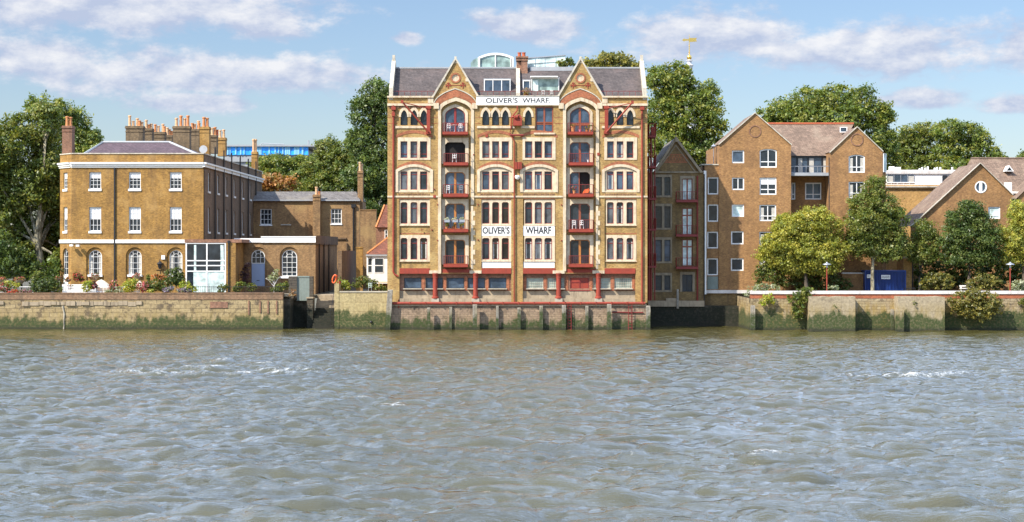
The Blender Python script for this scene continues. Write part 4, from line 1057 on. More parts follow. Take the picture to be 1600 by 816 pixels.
# ---------------------------------------------------------------- small tiled house with a white bay
YF = 14.0; FF = PF(YF); vgF = HZ-(zg-CAM_H)/FF.s
th = thing('tiled_house', 'small house with red tiled roofs and a white bay window beside the warehouse', 'house', (X(590,YF), YF, 3.2))
part(MB(FF).box(573.5, 606, 399, vgF, 0, 5).box(586, 606, 354, 399, 1.5, 5), 'wall', M['redpanel'], th)
m = MB(FF); q = MB(FF)
m.face([FF(586,355,1.2), FF(606.5,355,1.2), FF(606.5,319.5,2.6), FF(598,319.5,2.6)]); m.face([FF(586,355,1.2), FF(598,319.5,2.6), FF(598,319.5,6), FF(586,355,6)]); m.face([FF(598,319.5,2.6), FF(606.5,319.5,2.6), FF(606.5,319.5,6), FF(598,319.5,6)])
part(m, 'upper_roof', M['tile_red'], th)
part(MB(FF).ftube([(598,319.5,2.6),(586,355,1.2)], .12, 5).ftube([(574,396,-.5),(606,370,1.45)], .12, 5), 'hip_tiles', M['terracotta'], th)
m = MB(FF); m.face([FF(573.5,397.5,-.6), FF(606.5,397.5,-.6), FF(606.5,369,1.45), FF(606,369,1.45)]); m.face([FF(573,398,-.6), FF(606,369.5,1.45), FF(600,380,3), FF(573,398,3)])
part(m, 'lower_roof', M['tile_red'], th)
window(th, FF, 599.5, 608, 359, 380, 1.42, cols=2, rows=(.33,.66), fw=1, bar=.7, fm=M['white_clean'])
by = part(MB(FF).box(573.5, 582.8, 400.5, 443, -.6, 0).box(582.8, 606, 400.5, 443, -.75, 0), 'bay', M['white'], th)
part(MB(FF).plate([(575.8,425.6),(575.8,404),(582,404),(582,425.6)], (), -.62, -.6).plate([(586.5,425.6),(586.5,404),(599.8,404),(599.8,425.6)], (), -.77, -.75), 'pane', M['glass'], by)
m = MB(FF)
for a, c in ((575.3,582.4),(586,600.3)):
    d_ = -.645 if a < 580 else -.795
    m.plate(outline(a, c, 403.4, 426.2), [outline(a+.8, c-.8, 404.2, 425.4)], d_, d_+.05); m.box(a, c, 414.3, 415.6, d_-.004, d_+.04)
part(m, 'bay_frame', M['white_clean'], by)
part(MB(FF).box(572.8, 606, 397.8, 400.4, -.95, .1), 'bay_gutter', M['lead'], th)
# ---------------------------------------------------------------- river walls on the left
YW = 0.0; FW = PF(YW)
lw_ = thing('river_wall', 'long stone river wall with orange brick coping and green weed below the garden', 'river wall', (X(221,0), 0, 0))
part(MB(FW).box(-330, 442, 468.4, 545, 0, .8), 'wall_face', M['algae_wall'], lw_)
m = MB(FW); m.box(-330, 442, 459, 468.2, -.05, .8); m.box(-330, 442.4, 457.6, 459, -.1, .84); part(m, 'brick_coping', M['coping_brick'], lw_)
m = MB(FW); rd = random.Random(5)
u = -60.0
while u < 236:
    w_ = rd.uniform(5, 16); a_ = rd.uniform(0, 1.6)
    if rd.random() < .86: m.box(u, u+w_-.7, 470.4+a_, 475.5+a_+rd.uniform(0, 2), -.05-rd.uniform(0, .12), .1)
    u += w_
part(m, 'ragged_course', M['concrete'], lw_)
m = MB(FW)
for u in (388, 405.5, 418, 431.5): m.box(u, u+1.9, 470, 495-(u % 7), -.1, .02)
part(m, 'wall_strip', M['redpanel'], lw_)
part(MB(FW).box(328.5, 356, 471.5, 481.5, -.07, .05), 'brick_patch', M['redpanel'], lw_)
m = MB(FW); m.box(99, 100, 478, 515, -.04, .02); m.ftube([(98,478,-.05),(101,492,-.05),(99.5,515,-.05)], .08, 5); part(m, 'wall_crack', M['concrete_pale'], lw_)
# ---------------------------------------------------------------- stairs inlet
iw = thing('inlet_wall', 'dark wet stone wall of the shaded stair inlet beside the garden wall', 'river wall', (X(462,2), 3.2, 0))
m = MB(PF(3.2)); m.box(440, 458, 466, 545, -2.4, 1.0); m.box(457.5, 482, 470, 545, .8, 1.3); m.box(480.5, 490, 466, 545, -.6, 1.0)
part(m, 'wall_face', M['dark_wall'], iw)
part(MB(PF(3.2)).box(479.7, 490.8, 464.4, 466.2, -.7, 1.0).box(441, 459, 458.8, 466.2, -1.5, 1.0), 'cap', M['concrete'], iw)
gt = thing('boarded_gate', 'grey-green boarded gate between two dark posts above the stair inlet', 'gate', (X(473,3.4), 3.4, 3.2))
FGt = PF(3.4)
m = MB(FGt)
for k in range(8): m.box(464+k*2.45, 464+k*2.45+2.3, 432.8, 470, .02, .08)
part(m, 'board_panel', M['green_grey'], gt)
part(MB(FGt).box(451, 464.2, 431.8, 466, -.15, .6), 'post', M['dark_wall'], gt); part(MB(FGt).box(483.6, 489.5, 432, 466, -.1, .5), 'post', M['dark_wall'], gt)
part(MB(FGt).box(464.2, 483.6, 431.4, 433.4, -.03, .12), 'top_rail', M['green_grey'], gt)
sp = thing('river_stairs', 'worn dark stone stairs rising from the water beside the stair inlet pillar', 'stairs', (X(506,3), 3, 0))
n = 13
for k in range(n):
    z1 = .25+k*.245; y0 = 1.6+k*.36
    part(MB().wbox(X(490.5,3), X(524,3), y0, y0+.39 if k < n-1 else 14, -.6, z1), 'step', M['dark_wall'] if k < 8 else M['concrete'], sp)
m = MB()
hy = lambda k: 1.6+k*.36
m.tube([(X(519,3), hy(0), .2), (X(519,3), hy(0), 1.7), (X(519,3), hy(n), 4.3), (X(519,3), hy(n), 3.3)], .022, 6); m.tube([(X(519,3), hy(6), 1.6),(X(519,3), hy(6), 3.0)], .03, 5)
part(m, 'handrail', M['black'], sp)
mw = thing('river_wall', 'short yellowish rendered river wall between the stone stairs and the warehouse', 'river wall', (X(566,.2), .2, 0))
FM = PF(.2)
part(MB(FM).box(525, 605.3, 457, 545, 0, .7), 'wall_face', M['stair_wall'], mw)
part(MB(FM).box(522.5, 529.5, 443.5, 545, -.04, 4.0), 'end_pier', M['stair_wall'], mw)
part(MB(FM).box(530.5, 605.3, 455.2, 457, -.06, .74), 'coping', M['concrete_pale'], mw)
part(MB(FM).lathe(FM(580,503,-.06), [(.1,-.1),(.13,0),(.1,.1)], 8), 'mooring_ring', M['black'], mw)
lb = thing('lifebuoy', 'orange ring lifebuoy hung by the top of the stone stairs', 'lifebuoy', PF(1.5)(522.4, 441, 0))
me_pts = [PF(1.5)(522.3+2.9*math.cos(a)+1.6*math.sin(a)*-1*.9, 436-6.2*math.sin(-a)-0, .05) for a in [k*math.pi/10 for k in range(21)]]
part(MB().tube(me_pts, .07, 7), 'ring', M['orange'], lb, smooth=True)
part(MB(PF(1.5)).ftube([(527,446,.1),(527,430,.1)], .04, 5).box(520, 528, 434.5, 436, .1, .16), 'bracket', M['red'], lb)
# passage beyond the stairs
ps = MB(); ps.wbox(X(528,8), X(528,8)+.4, 8, 30, 3.0, Z(392,8)); solo(ps, 'passage_wall', M['georgian_dark'], 'dark brick side wall of the passage at the head of the stone stairs', 'wall')
for a, c, v, d_, lab in ((556,566,386,.4,'square brick gate pillar next to the white bay window'),):
    solo(MB(PF(9)).box(a, c, v+2, 470, d_, d_+.6).box(a-.6, c+.6, v, v+2, d_-.05, d_+.65), 'brick_pillar', M['georgian'], lab, 'pillar')
# ================================================================ GABLED SIDE BLOCK (in the warehouse's shade)
YB = 7.0; FB = PF(YB)
sb = thing('gabled_house', 'narrow shaded brick house with steep lattice gable and small red balconies beside the warehouse', 'house', (X(1060,YB), YB, 0))
hs = []
lw2 = [(276.5,306),(322,356.5),(374.5,409),(430,454)]
for v0, v1 in lw2: hs += [outline(1023.5,1034.5,v0,v1), outline(1037.5,1048,v0,v1)]
dr2 = [(279,313),(325,367),(374,416),(429,456)]
for v0, v1 in dr2: hs.append(outline(1065.5,1082.5,v0,v1))
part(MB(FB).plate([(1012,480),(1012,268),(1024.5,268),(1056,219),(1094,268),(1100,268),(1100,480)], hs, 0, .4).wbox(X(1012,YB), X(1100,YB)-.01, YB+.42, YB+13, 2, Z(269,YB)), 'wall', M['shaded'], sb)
m = MB(FB)
for v0, v1 in lw2: m.plate(outline(1020.5,1050,v0-3.5,v1+2.5), [outline(1024,1034,v0+.4,v1-.4), outline(1038,1047.5,v0+.4,v1-.4)], -.05, .2)
for v0, v1 in dr2[:1]+dr2[3:]: m.plate(arch_ring(outline(1062.5,1085.5,v0-4,v1), outline(1066,1082,v0+.3,v1)), (), -.05, .2)
m.box(1014,1098,268,270.5,-.1,.1)
part(m, 'stone_surround', M['stone_dark'], sb)
for k, (v0, v1) in enumerate(lw2):
    for a, c in ((1024,1034),(1038,1047.5)): window(sb, FB, a+.05, c-.05, v0+.45, v1-.45, .1, fw=.8, bar=.5, rows=(.25,.8), fm=M['black'], gm=M['glass_blue'] if k == 2 else M['glass'])
for k, (v0, v1) in enumerate(dr2):
    window(sb, FB, 1066, 1082, v0+.4, v1-.1, .14, cols=2, rows=(.27,) if k in (1,2) else (), fw=1.2, bar=2.2, fm=M['wood_red'] if k < 3 else M['black'], gm=M['glass_white'] if k in (0,1,2) else M['glass'], name='balcony_door')
for (rt, fl) in ((300,313),(352.5,366.5),(403,417)):
    b_ = part(MB(FB).box(1055.5,1089,fl,fl+3.4,-.8,.1), 'balcony', M['red_dark'], sb)
    part(railing_mb(FB,1056,1088.5,rt,fl+.3,-.77,.05,3.2,.014,True,.026), 'balcony_railing', M['red_dark'], b_)
m = MB(FB)
for sgn, e in ((-1,1020.5),(1,1098)):
    m.plate([(1056,213.5),(e,269.5),(e+sgn*-4,270.5),(1056,219.5)], (), -.35, .3, True)
    e2 = 1056+sgn*31
    m.plate([(1056,226),(e2,268),(e2-sgn*2,268.5),(1056,228.5)], (), -.06, .1, True)
m.plate([(1053.5,222),(1056,213),(1058.5,222)], (), -.42, .1); m.box(1055.6,1056.4,206,214,-.2,-.1)
part(m, 'bargeboard', M['stone_dark'], sb)
m = MB(FB)
for k in range(8):
    u = 1040+k*4.4; m.plate([(u,252.5),(u+4.4,242.5),(u+5.2,243),(u+.8,253)], (), -.03, .05); m.plate([(u+4.4,252.5),(u,242.5),(u-.8,243),(u+3.6,253)], (), -.035, .05)
m.box(1038,1074,253,254.5,-.03,.05); m.box(1044,1069,241,242.3,-.03,.05)
part(m, 'lattice_panel', M['redbrick'], sb)
m = MB(FB); m.face([FB(1056,215,-.2),FB(1018,270,-.2),FB(1018,270,13),FB(1056,215,13)]); m.face([FB(1056,215,-.2),FB(1098,270,-.2),FB(1098,270,13),FB(1056,215,13)])
part(m, 'roof', M['slate_grey'], sb)
for u in (1089.5,1014): part(MB(FB).ftube([(u,275,-.12),(u,480,-.12)], .09, 6), 'drainpipe', M['red_dark'], sb)
part(MB(FB).box(1099.5,1103.5,267,460,-.1,.05), 'white_pipe', M['white'], sb); part(MB(FB).ftube([(1100,272,-.2),(1100,482,-.2)], .06, 6), 'drainpipe', M['black'], sb)
bs = thing('inlet_wall', 'shade-darkened wet river wall under the shaded gabled house and flats', 'river wall', (X(1090,YB), YB, 0))
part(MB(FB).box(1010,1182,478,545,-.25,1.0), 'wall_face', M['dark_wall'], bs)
part(MB(FB).box(1012,1100,470,479,-.4,1.0).box(1040,1060,466,471,-.42,.6), 'concrete_ledge', M['concrete'], bs)
part(MB(FB).box(1056.5,1060,452,482,-.5,-.3), 'post', M['timber'], bs)
fe = thing('fire_escape', 'dark red iron fire escape platforms fixed to the right flank of the warehouse', 'fire escape', (X(1017,2.5), 2.5, 3))
FE = PF(2.0)
for v, top in ((212,193),(260,243),(310,291),(358,341),(416,396)):
    p_ = part(MB(FE).box(1013.8,1025.5,v,v+2.6,0,2.6), 'platform', M['red_dark'], fe)
    part(railing_mb(FE,1014.5,1025,top,v,.05,2.5,3.2,.016,True,.028,True), 'platform_railing', M['red_dark'], p_)
for u in (1015,1018.5,1024.6): part(MB(FE).ftube([(u,205,1.2),(u,470,1.2)], .06 if u != 1018.5 else .1, 5), 'post', M['red_dark'], fe)
part(MB(FE).box(1018,1024,198,211.8,.2,1.4), 'red_cabinet', M['red'], fe)
m = MB(FE)
for a, b_ in ((214,260),(262,310),(312,358),(360,416)):
    m.ftube([(1015.5,a,1.8),(1023,b_,2.3)], .035, 4); m.ftube([(1018.5,a,1.8),(1025,b_,2.3)], .035, 4)
part(m, 'stair_stringer', M['red_dark'], fe)
# ================================================================ BRICK FLATS
YA = 8.0; FA = PF(YA)
fl = thing('flats', 'modern brown brick riverside flats with two gables, white windows and a recessed terrace', 'flats', (X(1240,YA), YA, 3))
def fwin(fr, u0, u1, v0, v1, kind='rect', cols=1, rows=(), gm='glass', d=.1, colpos=None):
    return window(fl, fr, u0, u1, v0, v1, d, kind, 2.5 if kind == 'seg' else None, cols, rows, 1.8, 1.3, M['white_clean'], M[gm], colpos=colpos, curtain=(u1-u0 > 22 and random.random() < .6), blind=.4 if (u1-u0 > 18 and random.random() < .2) else None)
W = [(1143.7,1163,235,255,'rect','glass_blue'),(1143.7,1163,277.5,297,'rect','curt'),(1143.5,1162.8,319.6,339,'rect','glass_white'),(1142.3,1162,361.4,382,'rect','glass'),(1142,1162,403.6,423.4,'rect','glass')]
W2 = [(1187,1214,232.7,262,'seg','curt'),(1187,1213.5,277.5,304.5,'rect','curt'),(1186.6,1213,320,345.6,'rect','glass'),(1186.4,1212.6,362,386,'rect','glass'),(1186.4,1212.6,404,428,'rect','glass')]
gl = outline
hs = [outline(a-.0, c, v0, v1, k, 2.5 if k == 'seg' else None) for a, c, v0, v1, k, g in W+W2]
part(MB(FA).plate([(1123.5,458),(1123.5,224.5),(1179.5,177.5),(1236,225),(1236,458)], hs, 0, .4).wbox(X(1123.5,YA)+.003, X(1236,YA)-.003, YA+.42, YA+12, 3, Z(226,YA)), 'gable_wall', M['flats'], fl)
for a, c, v0, v1, k, g in W: fwin(FA, a+.1, c-.1, v0+.1, v1-.1, k, 2 if g == 'curt' else 1, (), 'glass' if g == 'curt' else g)
for a, c, v0, v1, k, g in W2: fwin(FA, a+.1, c-.1, v0+.1, v1-.1, k, 2, (.69,), 'glass' if g != 'glass_blue' else g)
W3 = [(1326,1351.6,241.7,270,'seg'),(1326,1351.8,284,310,'rect'),(1326,1351.8,326,350,'rect'),(1326,1351.8,368,392,'rect'),(1357,1376,326,350,'rect')]
part(MB(FA).plate([(1297,458),(1297,237),(1339,199.5),(1379,235.5),(1379,458)], [outline(a,c,v0,v1,k,2.5 if k == 'seg' else None) for a,c,v0,v1,k in W3], 0, .4).wbox(X(1297,YA)+.003, X(1379,YA)-.003, YA+.42, YA+12, 3, Z(238,YA)), 'gable_wall', M['flats'], fl)
for a, c, v0, v1, k in W3: fwin(FA, a+.1, c-.1, v0+.1, v1-.1, k, 2, (.69,), 'glass')
# link, middle and terrace
FL = PF(YA+.25); FMd = PF(YA+3)
W4 = [(1105.8,1122.6,277,304),(1105.8,1122.4,319.4,346.6),(1105,1122.2,362,388.4),(1105,1122,403.6,430.4)]
part(MB(FL).plate([(1101,458),(1101,258),(1123.4,258),(1123.4,458)], [outline(*w) for w in W4], 0, .4).wbox(X(1101,YA+.25), X(1123.4,YA+.25), YA+.7, YA+10, 3, Z(258.6,YA)), 'link_wall', M['flats'], fl)
part(MB(FL).box(1096,1123.4,256.4,258.2,-.1,2), 'parapet_coping', M['grey_stone'], fl)
for a, c, v0, v1 in W4: fwin(FL, a+.1, c-.1, v0+.1, v1-.1, gm='glass')
part(MB(FL).box(1105,1122,432,452,.0-.02,.1), 'panel', M['green_grey'], fl)
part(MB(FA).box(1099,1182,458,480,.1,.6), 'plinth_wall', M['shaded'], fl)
part(MB(FA).box(1101,1180,453.4,458.4,-.18,.5), 'base_ledge', M['coping_white'], fl)
W5 = [(1258,1283.5,285.5,312),(1236.5,1243,285.5,312),(1258,1283.5,327,352)]
part(MB(FMd).plate([(1230,458),(1230,273.5),(1302,273.5),(1302,458)], [outline(*w) for w in W5], 0, .4).wbox(X(1236,YA)+.02, X(1297,YA)-.02, YA+3.42, YA+12, 3, Z(244,YA)), 'recessed_wall', M['flats'], fl)
for a, c, v0, v1 in W5: fwin(FMd, a+.1, c-.1, v0+.1, v1-.1, cols=2 if c-a > 10 else 1, rows=(.69,), gm='glass_blue')
tb = part(MB(FA).box(1236.2,1296.8,270.2,274.4,.35,4), 'terrace_slab', M['lead'], fl)
part(railing_mb(FA,1236.8,1296.4,259.8,270.4,.4,2,6,.016,False,.03), 'terrace_railing', M['steel'], tb)
m = MB(FMd)
for u in (1232,1244,1261,1283,1301): m.box(u-1.1,u+1.1,246,273.4,-.6,-.5)
m.box(1230,1302,243.6,246.6,-.75,-.45); m.box(1230,1302,259.5,260.4,-.59,-.5)
tg = part(m, 'terrace_glazing', M['black'], fl)
part(MB(FMd).box(1230,1302,246.6,273.4,-.54,-.5), 'pane', M['glass_blue'], tg)
part(MB(FMd).box(1246,1252,248,273.2,-.57,-.545).box(1285,1290,248,273.2,-.57,-.545).box(1263,1270,248,273.2,-.57,-.545), 'curtain', M['curtain'], tg)
# roofs
m = MB()
zr_ = Z(193, YA+6); Ye, Yr = YA+2.1, YA+6.5
zE = Z(244, Ye)
def rpt(px, py, Y): return (X(px,Y), Y, Z(py,Y))
m.face([rpt(1225,243.5,Ye), rpt(1308,243.5,Ye), rpt(1334,194,Yr), rpt(1190,194,Yr)]); m.face([rpt(1190,194,Yr), rpt(1334,194,Yr), (X(1334,Yr),Yr+6,zE), (X(1190,Yr),Yr+6,zE)]); m.face([rpt(1334,194,Yr), rpt(1352,243.5,Ye), (X(1352,Yr),Yr+6,zE), (X(1334,Yr),Yr+6,zE)])
part(m, 'main_roof', M['tile_brown'], fl)
part(MB().tube([rpt(1188,193.3,Yr), rpt(1334,193.3,Yr)], .12, 6), 'ridge_tiles', M['terracotta_red'], fl)
m = MB()
for (e0, v0, c, vt, e1, v1) in ((1122.3,225.6,1179.5,176.6,1237.2,226),(1295.8,238,1339,198.5,1380,236.3)):
    for e, v in ((e0,v0),(e1,v1)):
        m.face([FA(c,vt,-.12), FA(e,v,-.12), FA(e,v,8), FA(c,vt,8)])
part(m, 'gable_roof', M['tile_brown'], fl)
m = MB(FA)
for (e0, v0, c, vt, e1, v1) in ((1122.3,225.4,1179.5,176.4,1237.2,225.8),(1295.8,237.8,1339,198.3,1380,236.1)):
    m.plate([(e0,v0),(c,vt-.8),(c,vt+.9),(e0+.5,v0+1.5)], (), -.16, .02, True); m.plate([(e1,v1),(c,vt-.8),(c,vt+.9),(e1-.5,v1+1.5)], (), -.161, .02, True)
parts(m, 'verge', M['grey_stone'], fl)
for c, v, r in ((1179.8,205.5,9.6),(1339,218.6,10)):
    o = [(c+r*math.cos(t), v+r*math.sin(t)) for t in [k*math.pi/12 for k in range(24)]]; i = [(c+(r-1.5)*math.cos(t), v+(r-1.5)*math.sin(t)) for t in [k*math.pi/12 for k in range(24)]]
    part(MB(FA).plate(o, [i], -.05, .02), 'brick_roundel', M['redpanel'], fl)
sk = PF(YA+5.3)
window(fl, sk, 1311, 1322.5, 199, 207.5, -.5, fw=1.2, bar=.5, fm=M['white_clean'], gm=M['glass_blue'], name='skylight')
FAS = Frame(FA(1379,HZ,0), (.75,.66,0), (-.66,.75,0), FA.s, 0, HZ)
part(MB(FAS).plate([(0,458),(0,236),(8.5,241),(8.5,458)], (), 0, .3), 'splayed_wall', M['flats'], fl)
window(fl, FAS, .8, 8, 240, 269, -.1, fw=1, bar=.5, fm=M['white_clean'], gm=M['glass_white'])
for u in (1296.6,): part(MB(FA).ftube([(u,246,.3),(u,457,.3)], .07, 6), 'drainpipe', M['black'], fl)
part(MB(FA).lathe(FA(1118.5,231,2), [(.02,0),(.05,.3)], 5).ftube([(1118.5,258,2),(1118.5,222,2)], .04, 5).ftube([(1107,258,2),(1107,240,2),(1109,240,2)], .03, 5).lathe(FA(1118.5,227,2), [(.05,-.2),(.28,0),(.05,.2)], 10), 'aerial', M['steel'], fl)
# ================================================================ WHITE PENTHOUSE BLOCK, GABLED HOUSE
YP = 26.0; FP = PF(YP)
ph = thing('penthouse_block', 'golden brick block with white flat-roofed penthouse storey among the trees', 'building', (X(1450,YP), YP, 3))
part(MB(FP).plate([(1380,470),(1380,296),(1520,296),(1520,470)], [outline(1438.2,1456,319.5,336)], 0, .4).box(1378,1520,289.5,296,-.15,1).wbox(X(1380,YP),X(1520,YP),YP+.42,YP+10,3,Z(292,YP)), 'wall', M['yellowbrick'], ph)
m = MB(FP); m.box(1386,1514,270.5,290,.62,1.6); part(m, 'penthouse_wall', M['white'], ph)
m = MB(FP); m.box(1383,1515,267,271.4,.45,9); m.box(1395,1512,264.6,267,1.5,8); part(m, 'flat_roof', M['coping_white'], ph)
window(ph, FP, 1388,1430.6,272.4,286.6,.54,cols=4,fw=.7,bar=.8,fm=M['steel'],gm=M['glass_blue'],curtain=True)
window(ph, FP, 1473.8,1492.8,272.8,287.4,.54,cols=2,fw=.8,bar=.8,fm=M['steel'],gm=M['glass'])
part(railing_mb(FP,1384,1514,285.4,289.6,.1,1,9,.02,False,.05), 'terrace_railing', M['white'], ph)
part(MB(FP).box(1378.5,1520,291,293,-.3,.2), 'cornice', M['grey_stone'], ph)
window(ph, FP, 1438.4,1455.8,319.7,335.8,.12,cols=4,rows=(.5,),fw=1.0,bar=.9,fm=M['white_clean'],gm=M['glass'])
m = MB(FP)
for u, h in ((1402,7),(1412,6),(1450,4),(1454,6),(1459,5),(1463,7),(1474,5),(1478,6),(1483,6),(1502,6)): m.box(u,u+(1.3 if u > 1440 else 8),264.6-h,264.7,4,4.5)
parts(m, 'roof_vent', M['white'], ph)
YK = 12.0; FK = PF(YK)
kh = thing('gabled_house', 'brown brick gabled house with a round white window and long tiled roof behind the trees', 'house', (X(1530,YK), YK, 3))
rnd = [(1532.5+9.4*math.cos(t), 292.4+9.4*math.sin(t)) for t in [k*math.pi/12 for k in range(24)]]
part(MB(FK).plate([(1424,470),(1424,352),(1531,256.5),(1580.6,303),(1580.6,470)], [rnd, outline(1544.2,1563.2,323.2,342), outline(1513,1527,321,334)], 0, .4).wbox(X(1482,YK),X(1580,YK),YK+.42,YK+9,3,Z(305,YK)).wbox(X(1580.6,YK)+.003,X(1660,YK),YK+2,YK+9,3,Z(304,YK)), 'wall', M['flats'], kh)
rin = [(1532.5+7.6*math.cos(t), 292.4+7.6*math.sin(t)) for t in [k*math.pi/12 for k in range(24)]]
rw = part(MB(FK).plate(rnd, [rin], -.04, .15).box(1530.3,1534.7,284.9,299.9,-.02,.12), 'round_window', M['white_clean'], kh)
part(MB(FK).plate(rin, (), .1, .12), 'pane', M['glass_blue'], rw)
window(kh, FK, 1544.3,1563.1,323.3,341.9,.1,fw=1.8,bar=1,rows=(.75,),fm=M['white_clean'],gm=M['glass_white'])
window(kh, FK, 1513.1,1526.9,321.1,333.9,.1,cols=2,fw=1.5,bar=1,fm=M['white_clean'],gm=M['glass'])
m = MB(FK)
for e, v in ((1422,353.5),(1582.5,304.5)): m.face([FK(1531,255,-.25), FK(e,v,-.25), FK(e,v,8.5), FK(1531,255,8.5)])
part(m, 'gable_roof', M['tile_brown'], kh)
m = MB(FK); m.plate([(1422,353.5),(1531,254.6),(1531,255.7),(1422.5,354.6)], (), -.3, .02, True); m.plate([(1582.5,304.5),(1531,254.6),(1531,255.7),(1582,305.6)], (), -.301, .02, True); parts(m, 'verge', M['grey_stone'], kh)
m = MB(); YQ = YK+4
m.face([rpt(1517,300,YQ), rpt(1680,300,YQ), rpt(1680,248,YQ+4), rpt(1517,248,YQ+4)]); m.face([rpt(1517,248,YQ+4), rpt(1680,248,YQ+4), (X(1680,YQ),YQ+9,Z(300,YQ)), (X(1517,YQ),YQ+9,Z(300,YQ))])
m.face([rpt(1517,300,YQ), rpt(1517,248,YQ+4), (X(1517,YQ),YQ+9,Z(300,YQ))])
mr = part(m, 'main_roof', M['tile_brown'], kh)
part(MB().tube([rpt(1517,247.6,YQ+4), rpt(1680,247.6,YQ+4)], .12, 6), 'ridge_tiles', M['tile_brown'], mr)
sk = PF(YQ+1.8)
d_ = part(MB(sk).plate([(1569.6,268),(1576.6,258.8),(1583.6,268)], [[(1572,267),(1576.6,261.2),(1581.2,267)]], -.2, 1.4), 'triangular_dormer', M['white_clean'], kh)
part(MB(sk).plate([(1572,267),(1576.6,261.2),(1581.2,267)], (), -.1, -.05), 'pane', M['glass'], d_)
part(MB(PF(YK+2)).box(1570,1581,285,301,0,.3).box(1580,1640,299.5,302.5,-.3,.2), 'white_fascia', M['white'], kh)
kb = thing('gabled_house', 'edge of a brown brick gable at the far right beyond the round-windowed house', 'house', (X(1625,YK), YK, 3))
part(MB(FK).plate([(1590,470),(1590,309),(1632,268),(1674,309),(1674,470)], (), -.02, 1.9), 'wall', M['flats'], kb)
m = MB(FK)
for e in (1586,1678): m.face([FK(1632,266.4,-.25), FK(e,311.5,-.25), FK(e,311.5,4), FK(1632,266.4,4)])
part(m, 'roof', M['tile_brown'], kb)
# ================================================================ right river wall
YR = -2.0; FR = PF(YR)
rw_ = thing('river_wall', 'stone river wall with bright red brick parapet and white coping below the right-hand trees', 'river wall', (X(1390,YR), YR, 0))
part(MB(FR).box(1173,2100,466.5,545,0,.8).box(1172.6,1174,466.5,545,.8,10), 'wall_face', M['right_wall'], rw_)
part(MB(FR).box(1173,2100,459.6,466.4,.02,.7), 'brick_parapet', M['parapet_red'], rw_)
m = MB(FR)
u = 1172.0
while u < 2100: m.box(u, u+30.8, 454.8, 459.6, -.08, .82); u += 31
part(m, 'coping', M['coping_white'], rw_)
for a, c, lab in ((1260,1331.5,'left of two big rendered buttresses on the river wall, with a broad shadow beside it'),(1397,1470,'right of two big rendered buttresses, with a low concrete post before it')):
    m = MB(FR)
    rd = random.Random(int(a)); n = 8
    zt_ = [463+rd.uniform(-.4,.7) for _ in range(n+1)]
    m.plate([(a,545)]+[(a+(c-a)*k/n, zt_[k]) for k in range(n+1)]+[(c,545)], (), -1.55, 0, True)
    solo(m, 'buttress', M['buttress'], lab, 'buttress', 'buttresses on the right river wall')
def cpost(u0, u1, vt, Y, mat, label):
    return solo(MB(PF(Y)).box(u0,u1,vt,545,-.0,.5).box(u0+.6,u1-.6,vt-.8,vt,.05,.45), 'mooring_post', M[mat], label, 'post')
cpost(1399.5,1412.5,485,-4.1,'buttress','squat yellowish concrete post standing before the right buttress')
cpost(1173.5,1180,478,-2.7,'timber','brown timber post at the left end of the right river wall'); cpost(1393,1396.6,484,-2.4,'timber','thin weedy post tucked against the left side of the right buttress')
lamp = None
for u, lab in ((1292,'red lamp post with a flat grey lantern before the yellow tree'),(1578.4,'red lamp post with a flat grey lantern near the right edge')):
    base = Vector((X(u,0), 0, 3.4))
    if lamp is None:
        lamp = thing('street_lamp', lab, 'lamp post', base, 'red riverside lamp posts')
        part(MB().lathe(base, [(.1,0),(.1,.4),(.065,.45),(.055,2.55),(.08,2.6)], 10), 'post', M['red'], lamp)
        h = part(MB().lathe(base, [(.06,2.6),(.09,2.7),(.1,2.88),(.42,2.93),(.4,2.99),(.08,3.12),(.03,3.2)], 14), 'lantern', M['steel'], lamp)
    else: dup(lamp, base, lab)
YT = 6.0; FT = PF(YT)
ct = thing('shipping_container', 'blue corrugated steel container with white sign plates behind the tree trunk', 'container', (X(1384,YT), YT, 3.4))
m = MB(FT); n = 27; w_ = (1415-1352)/n
pts = []
for k in range(n):
    a = 1352+k*w_; pts += [(a,0),(a+w_*.25,0),(a+w_*.4,.09),(a+w_*.85,.09)]
pts.append((1415,0))
for (a, da), (c, dc) in zip(pts[:-1], pts[1:]): m.face([FT(a,462,da), FT(c,462,dc), FT(c,424,dc), FT(a,424,da)])
m.box(1352,1415,424,462,.12,2.4)
part(m, 'corrugated_side', M['blue_paint'], ct)
part(MB(FT).box(1351.4,1415.6,422.5,424.4,-.04,2.44).box(1351.4,1353,424.4,462,-.04,.1).box(1414,1415.6,424.4,462,-.04,.1), 'frame', M['blue_paint'], ct)
s1 = part(MB(FT).box(1376.8,1390.8,429.8,436.2,-.06,-.03), 'sign_plate', M['white_clean'], ct); part(text_mb('HABB', FT, 1378, 1389.6, 431, 435, -.064), 'lettering', M['black_letter'], s1)
s2 = part(MB(FT).box(1354.4,1361.6,429,434.6,-.06,-.03), 'sign_plate', M['white_clean'], ct); part(text_mb('N', FT, 1355.6, 1358, 430, 433.4, -.064), 'lettering', M['black_letter'], s2)
bw_ = thing('garden_wall', 'low brick garden wall between the yellow tree and the blue container', 'wall', (X(1335,7), 7, 3.3))
part(MB(PF(7)).box(1316,1352,428,462,0,.35), 'wall_face', M['flats'], bw_); part(MB(PF(7)).box(1315.5,1352,426,428,-.06,.41), 'coping', M['coping_white'], bw_)
yb = thing('utility_building', 'orange-yellow brick corner of a low block right of the blue container', 'building', (X(1421,7.5), 7.5, 3.3))
part(MB(PF(7.5)).box(1412,1427,404,462,0,3), 'wall', M['yellowbrick'], yb); part(MB(PF(7.5)).ftube([(1425.5,405,-.1),(1425.5,462,-.1)], .06, 5), 'drainpipe', M['black'], yb); part(MB(PF(7.5)).box(1411.5,1427.5,402,404,-.08,3.05), 'parapet', M['grey_stone'], yb)
